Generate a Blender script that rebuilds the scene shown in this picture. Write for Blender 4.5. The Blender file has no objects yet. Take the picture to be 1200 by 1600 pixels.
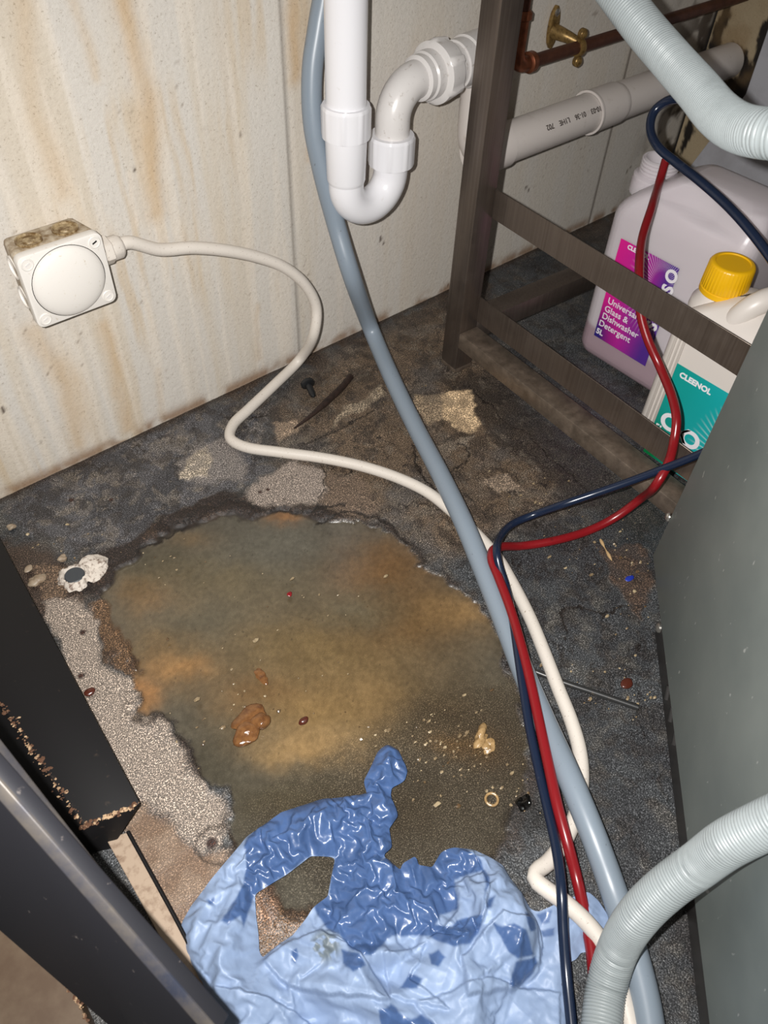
import bpy, bmesh, math, random
import numpy as np
from mathutils import Vector, Matrix

random.seed(7)
SC = bpy.context.scene
COL = SC.collection

# ------------------------------------------------------------------ camera
FPX = 1230.0                       # focal length in pixels of the 1200x1600 frame
CAM_H = 0.69                       # camera height above the floor (m)
WALL_Y = 0.749                     # distance of the back wall from the camera foot

def _n(v): return v / np.linalg.norm(v)
_px = lambda x, y: np.array([x - 600.0, y - 800.0, FPX])
_down = _n(_px(543, 1890))
_axx = _n(np.cross(_down, _n(np.cross(_px(0, 778), _px(945, 337)))))
if _axx[0] < 0: _axx = -_axx
_axz = -_down
_axy = np.cross(_axz, _axx)
RIGHT = Vector((_axx[0], _axy[0], _axz[0]))
DOWN = Vector((_axx[1], _axy[1], _axz[1]))
FWD = Vector((_axx[2], _axy[2], _axz[2]))
CAM = Vector((0, 0, CAM_H))

cd = bpy.data.cameras.new('camera')
cam = bpy.data.objects.new('camera', cd); COL.objects.link(cam)
m = Matrix((RIGHT, -DOWN, -FWD)).transposed().to_4x4(); m.translation = CAM
cam.matrix_world = m
cd.sensor_fit = 'VERTICAL'; cd.sensor_height = 36.0; cd.lens = 36.0 * FPX / 1600.0
cd.clip_start = 0.01; cd.clip_end = 20
cd.dof.use_dof = True; cd.dof.focus_distance = 0.80; cd.dof.aperture_fstop = 13
SC.camera = cam

# ------------------------------------------------------------------ light
world = bpy.data.worlds.new('room_light'); SC.world = world; world.use_nodes = True
world.node_tree.nodes['Background'].inputs[0].default_value = (1.0, 0.93, 0.85, 1)
world.node_tree.nodes['Background'].inputs[1].default_value = 0.10
fl = bpy.data.lights.new('camera_flash', 'SPOT')
fl.energy = 42; fl.color = (1.0, 0.98, 0.958); fl.shadow_soft_size = 0.004
fl.spot_size = math.radians(125); fl.spot_blend = 1.0
flo = bpy.data.objects.new('camera_flash', fl); COL.objects.link(flo)
mm = m.copy(); mm.translation = CAM - RIGHT * 0.032 - DOWN * 0.016
flo.matrix_world = mm
SC.view_settings.view_transform = 'Standard'
SC.view_settings.look = 'None'
SC.view_settings.gamma = 1.0
SC.view_settings.use_curve_mapping = False
SC.view_settings.exposure = 0.0

# ------------------------------------------------------------------ rays: where a sight line meets the place
def ray(x, y): return RIGHT * ((x - 600) / FPX) + DOWN * ((y - 800) / FPX) + FWD
def at(x, y, d): return CAM + ray(x, y) * d
def on_z(x, y, z=0.0):
    r = ray(x, y); return CAM + r * ((z - CAM_H) / r.z)
def on_y(x, y, off=0.0):
    r = ray(x, y); return CAM + r * ((WALL_Y - off) / r.y)
def on_x(x, y, X):
    r = ray(x, y); return CAM + r * (X / r.x)
def on_pl(x, y, p0, n):
    r = ray(x, y); return CAM + r * ((Vector(p0) - CAM).dot(n) / r.dot(n))

# ------------------------------------------------------------------ materials
def lin(c):
    c = c / 255.0
    return c / 12.92 if c <= 0.04045 else ((c + 0.055) / 1.055) ** 2.4
def L(r, g, b, k=1.0): return (lin(r) * k, lin(g) * k, lin(b) * k, 1)

class NT:
    def __init__(self, name):
        self.m = bpy.data.materials.new(name); self.m.use_nodes = True
        self.t = self.m.node_tree; self.N = self.t.nodes; self.K = self.t.links
        self.b = self.N['Principled BSDF']
    def n(self, ty, **kw):
        x = self.N.new(ty)
        for k, v in kw.items():
            if k in x.inputs: x.inputs[k].default_value = v
            else: setattr(x, k, v)
        return x
    def l(self, a, b): self.K.new(a, b)
    def set(self, **kw):
        for k, v in kw.items(): self.b.inputs[k.replace('_', ' ')].default_value = v
        return self
    def noise(self, scale, detail=4, rough=0.6, vec=None, dim='3D'):
        x = self.n('ShaderNodeTexNoise'); x.inputs['Scale'].default_value = scale
        x.inputs['Detail'].default_value = detail; x.inputs['Roughness'].default_value = rough
        if vec: self.l(vec, x.inputs['Vector'])
        return x
    def coord(self, which='Object', scale=None):
        c = self.n('ShaderNodeTexCoord')
        if scale is None: return c.outputs[which]
        mp = self.n('ShaderNodeMapping'); mp.inputs['Scale'].default_value = scale
        self.l(c.outputs[which], mp.inputs['Vector']); return mp.outputs['Vector']
    def ramp(self, fac, stops):
        r = self.n('ShaderNodeValToRGB'); e = r.color_ramp.elements
        e[0].position, e[0].color = stops[0]; e[1].position, e[1].color = stops[-1]
        for p, c in stops[1:-1]:
            q = e.new(p); q.color = c
        self.l(fac, r.inputs['Fac']); return r.outputs['Color']
    def mix(self, fac, a, b, mode='MIX'):
        x = self.n('ShaderNodeMix', data_type='RGBA', blend_type=mode)
        for s, v in ((0, fac), (6, a), (7, b)):
            if hasattr(v, 'is_linked'): self.l(v, x.inputs[s])
            else: x.inputs[s].default_value = v
        return x.outputs[2]
    def bump(self, h, strength=0.3, dist=0.001):
        x = self.n('ShaderNodeBump'); x.inputs['Strength'].default_value = strength
        x.inputs['Distance'].default_value = dist
        self.l(h, x.inputs['Height']); self.l(x.outputs['Normal'], self.b.inputs['Normal'])

W1 = (1, 1, 1, 1); B0 = (0, 0, 0, 1)
def simple(name, col, rough=0.5, metal=0.0, dirt=None, dscale=60, lo=0.55, hi=0.75, bump=0, spec=None, sub=0):
    t = NT(name)
    t.set(Roughness=rough, Metallic=metal, Base_Color=col)
    if spec is not None: t.b.inputs['Specular IOR Level'].default_value = spec
    if sub:
        t.b.inputs['Subsurface Weight'].default_value = sub
        t.b.inputs['Subsurface Radius'].default_value = (0.01, 0.01, 0.01)
        t.b.inputs['Subsurface Scale'].default_value = 1.0
    if dirt:
        n = t.noise(dscale, 6, 0.65, t.coord())
        f = t.ramp(n.outputs['Fac'], [(lo, B0), (hi, W1)])
        t.l(t.mix(f, col, dirt), t.b.inputs['Base Color'])
        if bump: t.bump(n.outputs['Fac'], bump, 0.001)
    return t.m

M = {}
M['pvc'] = simple('white_pvc', L(226, 225, 228), 0.22, dirt=L(190, 180, 165), dscale=70, lo=0.66, hi=0.9)
M['pvc_dirty'] = simple('grubby_white_pvc', L(212, 208, 205), 0.28, dirt=L(140, 125, 110), dscale=120, lo=0.6, hi=0.8)
M['pvc_waste'] = simple('waste_pipe_pvc', L(214, 206, 200), 0.4, dirt=L(165, 150, 135), dscale=40, lo=0.6, hi=0.9)
M['ink'] = simple('pipe_ink', L(60, 50, 45), 0.6)
M['box'] = simple('junction_box_plastic', L(222, 217, 210), 0.4, dirt=L(190, 175, 150), dscale=220, lo=0.62, hi=0.74)
M['box_dirty'] = simple('junction_box_grime', L(192, 180, 160), 0.5, dirt=L(120, 96, 64), dscale=75, lo=0.38, hi=0.62)
M['knock'] = simple('knockout_grime', L(170, 150, 115), 0.5, dirt=L(100, 75, 40), dscale=150, lo=0.4, hi=0.6)
M['wcable'] = simple('white_cable_sheath', L(208, 200, 190), 0.45, dirt=L(120, 100, 80), dscale=450, lo=0.62, hi=0.72)
M['conduit'] = simple('grey_blue_hose', L(126, 137, 148), 0.36, dirt=L(85, 88, 92), dscale=160, lo=0.66, hi=0.76)
M['red'] = simple('red_tube', L(124, 20, 26), 0.28, dirt=L(90, 20, 20), dscale=120, lo=0.6, hi=0.8)
M['blue'] = simple('dark_blue_tube', L(22, 33, 54), 0.25, dirt=L(60, 66, 80), dscale=120, lo=0.64, hi=0.8)
M['ribhose'] = simple('corrugated_grey_hose', L(148, 155, 156), 0.42, dirt=L(126, 132, 133), dscale=40, lo=0.5, hi=0.9)
M['copper'] = simple('tarnished_copper', L(140, 84, 58), 0.42, 0.75, dirt=L(80, 46, 34), dscale=50, lo=0.45, hi=0.75)
M['copper_dark'] = simple('browned_copper_pipe', L(98, 62, 48), 0.5, 0.5, dirt=L(66, 40, 32), dscale=40, lo=0.4, hi=0.7)
M['brass'] = simple('brass', L(150, 122, 74), 0.4, 0.6, dirt=L(92, 70, 40), dscale=200, lo=0.45, hi=0.7)
M['screw'] = simple('zinc_screw', L(200, 196, 188), 0.25, 0.9)
M['black_metal'] = simple('black_painted_metal', L(21, 20, 21), 0.5, 0.0, dirt=L(66, 54, 46), dscale=90, lo=0.64, hi=0.80, spec=.25)
M['black_bar'] = simple('scuffed_black_bar', L(36, 36, 41), 0.5, 0.0, dirt=L(120, 112, 108), dscale=110, lo=0.66, hi=0.74)
M['bar_edge'] = simple('lit_bar_edge', L(104, 98, 92), 0.42, 0.3, dirt=L(62, 66, 80), dscale=14, lo=0.4, hi=0.6)  # edge of the black bar, its reflected light painted in as grey
M['tan_bar'] = simple('tan_flat_bar', L(165, 145, 125), 0.5, dirt=L(110, 84, 64), dscale=70, lo=0.5, hi=0.7)
M['brown_sheet'] = simple('brown_stained_sheet', L(86, 68, 52), 0.5, dirt=L(108, 92, 74), dscale=26, lo=0.4, hi=0.75)
M['rust'] = simple('flaky_rust', L(88, 58, 38), 0.75, dirt=L(186, 156, 122), dscale=160, lo=0.5, hi=0.58, bump=0.8)
M['plinth'] = simple('dark_plinth', L(52, 50, 49), 0.42, 0.1, dirt=L(90, 84, 78), dscale=240, lo=0.66, hi=0.74)
M['dark'] = simple('slot_dark', L(14, 13, 12), 0.8)
M['rubber'] = simple('black_rubber', L(24, 25, 27), 0.4)
M['twig'] = simple('dark_brown_stick', L(48, 34, 28), 0.5, dirt=L(26, 18, 15), dscale=120, lo=0.4, hi=0.7)
M['rod'] = simple('dark_rod', L(50, 50, 50), 0.35, 0.2, dirt=L(88, 80, 68), dscale=160, lo=0.6, hi=0.7)
M['yellow'] = simple('yellow_cap_plastic', L(232, 178, 12), 0.35, sub=0.0)
M['hdpe'] = simple('white_jug_plastic', L(216, 208, 200), 0.38, dirt=L(120, 105, 95), dscale=330, lo=0.70, hi=0.76)
M['hdpe_clear'] = simple('level_strip_plastic', L(186, 178, 170), 0.3)
M['white_text'] = simple('white_print', L(236, 232, 236), 0.5)
M['green_label'] = simple('dark_green_print', L(14, 112, 66), 0.45)
M['food_orange'] = simple('orange_brown_scrap', L(122, 84, 50), 0.12, dirt=L(86, 54, 32), dscale=160, lo=0.4, hi=0.7, bump=0.5)
M['food_pale'] = simple('pale_scrap', L(168, 138, 96), 0.25, dirt=L(120, 92, 56), dscale=190, lo=0.4, hi=0.7, bump=0.5)
M['stone'] = simple('pale_chip', L(150, 134, 114), 0.5, dirt=L(120, 98, 76), dscale=150, lo=0.45, hi=0.7)
M['seed'] = simple('brown_seed', L(76, 36, 26), 0.25)
M['gloss_black'] = simple('glossy_black_lump', L(12, 11, 10), 0.06)
M['blue_bit'] = simple('blue_fragment', L(30, 50, 150), 0.4)
M['crumb'] = simple('crumbs', L(176, 158, 126), 0.3, dirt=L(90, 70, 48), dscale=60, lo=.4, hi=.6)
M['lime'] = simple('white_limescale', L(208, 198, 186), 0.75, dirt=L(120, 102, 90), dscale=210, lo=0.50, hi=0.64, bump=1.0)
M['stub'] = simple('slate_stub', L(58, 62, 66), 0.5)
M['sliver'] = simple('wood_sliver', L(180, 150, 108), 0.5)

def steel(name, c1, c2, stretch, rough=0.36):
    t = NT(name); t.set(Metallic=0.85, Roughness=rough)
    n = t.noise(1.0, 4, 0.7, t.coord('Object', stretch))
    t.l(t.ramp(n.outputs['Fac'], [(0.3, c1), (0.7, c2)]), t.b.inputs['Base Color'])
    n2 = t.noise(30, 4, 0.7, t.coord())
    t.l(t.ramp(n2.outputs['Fac'], [(0.3, (rough - .06,) * 3 + (1,)), (0.7, (rough + .14,) * 3 + (1,))]), t.b.inputs['Roughness'])
    return t.m
M['steel'] = steel('brushed_stainless_steel', L(112, 101, 93), L(132, 121, 112), (400, 400, 6))
M['steel_dirty'] = steel('grubby_stainless_steel', L(122, 110, 98), L(158, 143, 128), (60, 60, 60), 0.5)

t = NT('appliance_side_steel')       # galvanised grey panel with soft mottling and tiny flecks
t.set(Metallic=0.25, Roughness=0.45)
a = t.noise(9, 4, 0.6, t.coord()); b_ = t.noise(170, 2, 0.5, t.coord('Object', (1, 1, 0.5)))
c1 = t.ramp(a.outputs['Fac'], [(0.3, L(128, 137, 135)), (0.7, L(148, 156, 152))])
c2 = t.ramp(b_.outputs['Fac'], [(0.71, B0), (0.75, W1)])
t.l(t.mix(c2, c1, L(196, 200, 196)), t.b.inputs['Base Color']); M['panel'] = t.m
M['grey_sheet'] = simple('grey_steel_sheet', L(196, 196, 202), 0.5, 0.1, dirt=L(166, 164, 168), dscale=8, lo=0.4, hi=0.7)

t = NT('translucent_jug_plastic')
t.set(Base_Color=L(206, 198, 202), Roughness=0.34)
t.b.inputs['Subsurface Weight'].default_value = 0.55
t.b.inputs['Subsurface Radius'].default_value = (0.03, 0.027, 0.028)
t.b.inputs['Subsurface Scale'].default_value = 0.6
s = t.n('ShaderNodeSeparateXYZ'); t.l(t.coord('Object'), s.inputs[0])
lev = t.ramp(s.outputs['Z'], [(0.046, L(172, 150, 158)), (0.052, L(206, 198, 202))])
t.l(lev, t.b.inputs['Base Color']); M['jug'] = t.m

# ------------------------------------------------------------------ object helpers
def link(name, me, mat, parent=None, smooth=True, ang=40):
    me.name = name
    if smooth:
        me.polygons.foreach_set('use_smooth', [True] * len(me.polygons))
        me.set_sharp_from_angle(angle=math.radians(ang))
    if mat is not None and not me.materials: me.materials.append(mat)
    o = bpy.data.objects.new(name, me); COL.objects.link(o)
    if parent is not None:
        o.parent = parent
        o.matrix_parent_inverse = parent.matrix_basis.inverted()
    return o
def mesh(verts, faces):
    me = bpy.data.meshes.new('m'); me.from_pydata([tuple(v) for v in verts], [], faces); me.validate(); me.update()
    bm = bmesh.new(); bm.from_mesh(me); bmesh.ops.recalc_face_normals(bm, faces=bm.faces); bm.to_mesh(me); bm.free()
    return me
def tag(o, label=None, cat=None, group=None, kind=None):
    for k, v in (('label', label), ('category', cat), ('group', group), ('kind', kind)):
        if v: o[k] = v
    return o
def thing(name, label, cat, loc=(0, 0, 0), group=None):
    o = bpy.data.objects.new(name, None); o.empty_display_size = 0.02; COL.objects.link(o)
    o.location = loc
    return tag(o, label, cat, group)

def spline(P, ds=0.006):
    P = [Vector(p) for p in P]; out = []
    Q = [P[0] * 2 - P[1]] + P + [P[-1] * 2 - P[-2]]
    for i in range(1, len(Q) - 2):
        p0, p1, p2, p3 = Q[i - 1:i + 3]
        t0 = 0; t1 = t0 + max((p1 - p0).length, 1e-5) ** .5; t2 = t1 + max((p2 - p1).length, 1e-5) ** .5; t3 = t2 + max((p3 - p2).length, 1e-5) ** .5
        n = max(2, int((p2 - p1).length / 0.003))
        for k in range(n):
            t = t1 + (t2 - t1) * k / n
            a1 = p0 * ((t1 - t) / (t1 - t0)) + p1 * ((t - t0) / (t1 - t0))
            a2 = p1 * ((t2 - t) / (t2 - t1)) + p2 * ((t - t1) / (t2 - t1))
            a3 = p2 * ((t3 - t) / (t3 - t2)) + p3 * ((t - t2) / (t3 - t2))
            b1 = a1 * ((t2 - t) / (t2 - t0)) + a2 * ((t - t0) / (t2 - t0))
            b2 = a2 * ((t3 - t) / (t3 - t1)) + a3 * ((t - t1) / (t3 - t1))
            out.append(b1 * ((t2 - t) / (t2 - t1)) + b2 * ((t - t1) / (t2 - t1)))
    out.append(P[-1])
    res = [out[0]]; acc = 0; step = ds                      # even spacing
    for a, b in zip(out, out[1:]):
        d = (b - a).length
        while d > 1e-9 and acc + d >= step:
            f = (step - acc) / d; a = a + (b - a) * f; res.append(a); d = (b - a).length; acc = 0
        acc += d
    if (res[-1] - out[-1]).length > ds * .3: res.append(out[-1])
    return res
def tube_mesh(path, r, seg=16, cap=True, rfun=None):
    V = []; F = []; up = None; n = len(path)
    for i, p in enumerate(path):
        tg = (path[min(i + 1, n - 1)] - path[max(i - 1, 0)]).normalized()
        if up is None:
            up = Vector((0, 0, 1)) if abs(tg.z) < .9 else Vector((1, 0, 0))
        up = (up - tg * up.dot(tg)).normalized(); sd = tg.cross(up)
        rr = rfun(i) if rfun else r
        for k in range(seg):
            a = 2 * math.pi * k / seg
            V.append(p + (up * math.cos(a) + sd * math.sin(a)) * rr)
    for i in range(n - 1):
        for k in range(seg):
            k2 = (k + 1) % seg
            F.append((i * seg + k, i * seg + k2, (i + 1) * seg + k2, (i + 1) * seg + k))
    if cap: F += [tuple(range(seg)), tuple((n - 1) * seg + k for k in range(seg))]
    return mesh(V, F)
def lathe_mesh(p0, d, prof, seg=32, rfun=None):
    """prof: (distance along d, radius); rfun(angle, index) scales the radius"""
    d = Vector(d).normalized(); p0 = Vector(p0)
    u = (Vector((0, 0, 1)) if abs(d.z) < .9 else Vector((1, 0, 0))); u = (u - d * u.dot(d)).normalized(); w = d.cross(u)
    V = []; F = []
    for i, (t, r) in enumerate(prof):
        for k in range(seg):
            a = 2 * math.pi * k / seg
            q = r * (rfun(a, i) if rfun else 1)
            V.append(p0 + d * t + (u * math.cos(a) + w * math.sin(a)) * q)
    for i in range(len(prof) - 1):
        for k in range(seg):
            k2 = (k + 1) % seg
            F.append((i * seg + k, i * seg + k2, (i + 1) * seg + k2, (i + 1) * seg + k))
    F += [tuple(range(seg)), tuple((len(prof) - 1) * seg + k for k in range(seg))]
    return mesh(V, F)
def box_mesh(c, ax, half, bevel=0.0, seg=2):
    c = Vector(c); ax = [Vector(a).normalized() for a in ax]
    V = [c + ax[0] * (sx * half[0]) + ax[1] * (sy * half[1]) + ax[2] * (sz * half[2]) for sx in (-1, 1) for sy in (-1, 1) for sz in (-1, 1)]
    F = [(0, 1, 3, 2), (4, 6, 7, 5), (0, 4, 5, 1), (2, 3, 7, 6), (0, 2, 6, 4), (1, 5, 7, 3)]
    me = mesh(V, F)
    if bevel: bevel_me(me, bevel, seg)
    return me
def bevel_me(me, w, seg=2, ang=30):
    bm = bmesh.new(); bm.from_mesh(me)
    es = [e for e in bm.edges if len(e.link_faces) == 2 and e.calc_face_angle(0) > math.radians(ang)]
    bmesh.ops.bevel(bm, geom=es, offset=w, segments=seg, profile=.5, affect='EDGES', clamp_overlap=True)
    bm.to_mesh(me); bm.free()
def prism_mesh(poly, ext, bevel=0.0):
    """polygon (world points) extruded by vector ext"""
    n = len(poly); ext = Vector(ext)
    V = [Vector(p) for p in poly] + [Vector(p) + ext for p in poly]
    F = [tuple(range(n)), tuple(range(2 * n - 1, n - 1, -1))] + [(i, (i + 1) % n, n + (i + 1) % n, n + i) for i in range(n)]
    me = mesh(V, F)
    if bevel: bevel_me(me, bevel)
    return me
def join(ms):
    bm = bmesh.new()
    for x in ms: bm.from_mesh(x)
    me = bpy.data.meshes.new('m'); bm.to_mesh(me); bm.free(); return me
def blob_mesh(c, r, seed=0, flat=1.0, rough=.3, sub=3):
    rs = np.random.RandomState(seed); bm = bmesh.new()
    bmesh.ops.create_icosphere(bm, subdivisions=sub, radius=1)
    ks = rs.randn(9, 3) * 2.2; ph = rs.rand(9) * 6.28
    for v in bm.verts:
        p = np.array(v.co); d = 1 + rough * sum(math.sin(float(k @ p) + f) for k, f in zip(ks, ph)) / 3
        v.co = Vector(c) + Vector((p[0] * r[0], p[1] * r[1], p[2] * r[2])) * d
    me = bpy.data.meshes.new('m'); bm.to_mesh(me); bm.free(); return me
def text_mesh(body, size, origin, ex, ey, bold=0.0, align='LEFT', ext=0.0002):
    """lettering in the plane spanned by ex (reading direction) and ey"""
    cu = bpy.data.curves.new('t', 'FONT'); cu.body = body; cu.size = size; cu.offset = bold; cu.extrude = ext
    cu.align_x = align; cu.resolution_u = 6
    o = bpy.data.objects.new('t', cu); COL.objects.link(o)
    dg = bpy.context.evaluated_depsgraph_get(); dg.update()
    me = bpy.data.meshes.new_from_object(o.evaluated_get(dg))
    bpy.data.objects.remove(o); bpy.data.curves.remove(cu)
    ex = Vector(ex).normalized(); ey = (Vector(ey) - ex * Vector(ey).dot(ex)).normalized()
    mt = Matrix((ex, ey, ex.cross(ey))).transposed().to_4x4(); mt.translation = Vector(origin)
    me.transform(mt); me.materials.clear(); return me

# ------------------------------------------------------------------ numpy painting helpers (stains laid out on the real surface)
def vnoise(x, y, freq, seed):
    lat = np.random.RandomState(seed).rand(256, 256)
    x = x * freq + 37.3; y = y * freq + 91.7
    xi = np.floor(x).astype(int); yi = np.floor(y).astype(int); fx = x - xi; fy = y - yi
    fx = fx * fx * (3 - 2 * fx); fy = fy * fy * (3 - 2 * fy)
    g = lambda i, j: lat[(xi + i) & 255, (yi + j) & 255]
    return (g(0, 0) * (1 - fx) + g(1, 0) * fx) * (1 - fy) + (g(0, 1) * (1 - fx) + g(1, 1) * fx) * fy
def fbm(x, y, freq, seed, octs=4, gain=.55):
    s = 0; a = 1; tot = 0
    for i in range(octs):
        s = s + a * vnoise(x, y, freq * 2 ** i, seed + i * 13); tot += a; a *= gain
    return s / tot
def sdist(x, y, poly):
    """signed distance to a closed polygon, negative inside"""
    d = np.full(x.shape, 1e9); ins = np.zeros(x.shape, bool); n = len(poly)
    for i in range(n):
        ax, ay = poly[i]; bx, by = poly[(i + 1) % n]
        ex, ey = bx - ax, by - ay; L2 = ex * ex + ey * ey + 1e-12
        t = np.clip(((x - ax) * ex + (y - ay) * ey) / L2, 0, 1)
        d = np.minimum(d, (x - ax - t * ex) ** 2 + (y - ay - t * ey) ** 2)
        c = ((ay > y) != (by > y)) & (x < (bx - ax) * (y - ay) / (by - ay + 1e-12) + ax)
        ins ^= c
    d = np.sqrt(d); return np.where(ins, -d, d)
def pdist(x, y, pts):
    d = np.full(x.shape, 1e9)
    for (ax, ay), (bx, by) in zip(pts, pts[1:]):
        ex, ey = bx - ax, by - ay; L2 = ex * ex + ey * ey + 1e-12
        t = np.clip(((x - ax) * ex + (y - ay) * ey) / L2, 0, 1)
        d = np.minimum(d, (x - ax - t * ex) ** 2 + (y - ay - t * ey) ** 2)
    return np.sqrt(d)
def sstep(a, b, x):
    t = np.clip((x - a) / (b - a), 0, 1); return t * t * (3 - 2 * t)
def fl2(pts, z=0.0): return [tuple(on_z(px, py, z)[:2]) for px, py in pts]
def grid_mesh(name, A, B, fn, attrs, mat, mask=None):
    """A, B: 1-D coordinates; fn(ga, gb) -> xyz arrays; attrs: dict name -> (n,) or (n,3) arrays"""
    na, nb = len(A), len(B); GA, GB = np.meshgrid(A, B, indexing='ij')
    X, Y, Z = fn(GA, GB)
    co = np.stack([X, Y, Z], -1).reshape(-1, 3).astype(np.float32)
    idx = np.arange(na * nb).reshape(na, nb)
    q = np.stack([idx[:-1, :-1], idx[1:, :-1], idx[1:, 1:], idx[:-1, 1:]], -1)
    if mask is not None:
        ok = mask[:-1, :-1] & mask[1:, :-1] & mask[1:, 1:] & mask[:-1, 1:]
        q = q[ok]
    q = q.reshape(-1, 4)
    used = np.unique(q); remap = np.full(na * nb, -1); remap[used] = np.arange(len(used)); q = remap[q]; co = co[used]
    me = bpy.data.meshes.new(name)
    me.vertices.add(len(co)); me.vertices.foreach_set('co', co.ravel())
    me.loops.add(q.size); me.loops.foreach_set('vertex_index', q.ravel().astype(np.int32))
    me.polygons.add(len(q)); me.polygons.foreach_set('loop_start', (np.arange(len(q)) * 4).astype(np.int32))
    me.polygons.foreach_set('use_smooth', np.ones(len(q), bool))
    me.update(); me.validate()
    for k, v in attrs.items():
        v = np.asarray(v)
        if v.ndim == 3:
            c = np.concatenate([v.reshape(-1, 3), np.ones((na * nb, 1))], 1)[used].astype(np.float32)
            at_ = me.attributes.new(k, 'FLOAT_COLOR', 'POINT'); at_.data.foreach_set('color', c.ravel())
        else:
            at_ = me.attributes.new(k, 'FLOAT', 'POINT'); at_.data.foreach_set('value', v.reshape(-1)[used].astype(np.float32))
    me.materials.append(mat)
    o = bpy.data.objects.new(name, me); COL.objects.link(o); return o

# ------------------------------------------------------------------ FLOOR
def lc(c, k=1.0): return np.array([lin(v) * k for v in c])
step = 0.0016
fa = np.arange(-0.26, 1.37, step); fb = np.arange(-0.20, WALL_Y + 0.001, step)
GX, GY = np.meshgrid(fa, fb, indexing='ij')
wx = GX + (fbm(GX, GY, 28, 1) - .5) * .030 + (fbm(GX, GY, 140, 2) - .5) * .008
wy = GY + (fbm(GX, GY, 28, 5) - .5) * .030 + (fbm(GX, GY, 140, 6) - .5) * .008
n1 = fbm(GX, GY, 14, 11, 5); n2 = fbm(GX, GY, 60, 12, 4); n3 = fbm(GX, GY, 260, 13, 2)
def paint(C, mask, col):
    mask = mask[..., None]; return C * (1 - mask) + np.asarray(col) * mask
def region(pts, soft=.004, warp=True):
    d = sdist(wx if warp else GX, wy if warp else GY, fl2(pts)); return 1 - sstep(-soft, soft, d), d
# safety vinyl, dark slate, mottled
C = np.ones(GX.shape + (3,)) * lc((62, 64, 66))
C = paint(C, sstep(.40, .62, n1), lc((50, 51, 53)))
C = paint(C, sstep(.5, .75, n2) * .5, lc((80, 77, 72)))
grit = np.ones(GX.shape); rough = np.full(GX.shape, .42); H = np.zeros(GX.shape)
brown, _ = region([(430, 640), (520, 560), (600, 520), (700, 470), (760, 560), (800, 650), (900, 760), (860, 800), (800, 820), (740, 830), (700, 880), (640, 850), (560, 800), (500, 780), (420, 720)], .03)
C = paint(C, brown * (.35 + .6 * sstep(.3, .6, n1)), lc((92, 78, 64)))
C = paint(C, brown * sstep(.5, .7, n2) * .5, lc((64, 54, 44)))
rk, _ = region([(700, 590), (760, 580), (1040, 800), (1010, 830), (900, 790), (780, 680)], .015)
C = paint(C, rk * .75, lc((46, 41, 37)))
slate, _ = region([(0, 800), (0, 785), (160, 705), (360, 625), (420, 640), (400, 700), (420, 730), (330, 780), (210, 850), (120, 860), (40, 830)], .008)
C = paint(C, slate * (.6 + .3 * n1), lc((74, 73, 76)))
C = paint(C, slate * sstep(.45, .60, fbm(wx, wy, 30, 17, 4)) * .7, lc((46, 46, 49)))
C = paint(C, slate * sstep(.56, .66, fbm(wx, wy, 55, 18, 4)) * .5, lc((100, 94, 88)))
nearw = np.exp(-(np.clip(WALL_Y - GY, 0, 1) / .10) ** 2) * sstep(.10, .40, GX)
C = paint(C, nearw * sstep(.40, .60, fbm(wx, wy, 24, 19, 4)) * .75, lc((58, 46, 36)))
mott = fbm(wx, wy, 75, 21, 4)
C = paint(C, sstep(.52, .64, mott) * .55, lc((40, 36, 34))); C = paint(C, sstep(.60, .70, fbm(wx, wy, 95, 22, 4)) * (.12 + .3 * np.clip(slate + brown, 0, 1)), lc((98, 90, 80)))
rdg = np.abs(fbm(wx, wy, 26, 23, 4) - .5); C = paint(C, (1 - sstep(.004, .011, rdg)) * sstep(.5, .62, fbm(GX, GY, 8, 24, 2)) * .8, lc((28, 24, 22)))
cnr, _ = region([(-40, 845), (60, 850), (120, 880), (140, 930), (110, 965), (60, 960), (-40, 900)], .008)
C = paint(C, cnr * .85, lc((56, 44, 36)))
# pale speckled vinyl, rougher and grittier
def speck(pts, col, soft=.004, a=1.0):
    global C, grit, rough
    mk, _ = region(pts, soft); C = paint(C, mk * a, np.asarray(lc(col))); grit = grit + mk * 1.1 * a; rough = rough * (1 - mk) + .6 * mk
speck([(365, 775), (400, 745), (450, 722), (500, 735), (508, 775), (480, 800), (440, 795), (400, 798)], (122, 112, 104))
speck([(60, 930), (118, 928), (150, 965), (148, 1000), (185, 1058), (213, 1068), (213, 1098), (250, 1112), (285, 1160), (300, 1200), (345, 1245), (358, 1290), (340, 1320), (305, 1330), (262, 1278), (200, 1255), (130, 1120)], (126, 115, 105))
speck([(500, 780), (520, 740), (570, 745), (590, 790), (570, 815), (520, 812)], (92, 78, 66), .006, .8)
speck([(275, 720), (300, 690), (345, 680), (390, 715), (380, 745), (320, 745), (285, 735)], (112, 106, 102), .006, .8)
pk, _ = region([(215, 1265), (262, 1285), (305, 1335), (350, 1330), (375, 1330), (300, 1450), (270, 1480), (230, 1360), (195, 1290)], .006)
C = paint(C, pk, lc((112, 92, 76))); C = paint(C, pk * sstep(.45, .65, n2) * .6, lc((132, 114, 98))); grit = grit * (1 - pk * .6)
hb, _ = region([(380, 1380), (540, 1320), (540, 1420), (400, 1520)], .01)
C = paint(C, hb * .9, lc((96, 74, 54))); C = paint(C, hb * sstep(.5, .7, n2) * .6, lc((132, 104, 86)))
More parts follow.
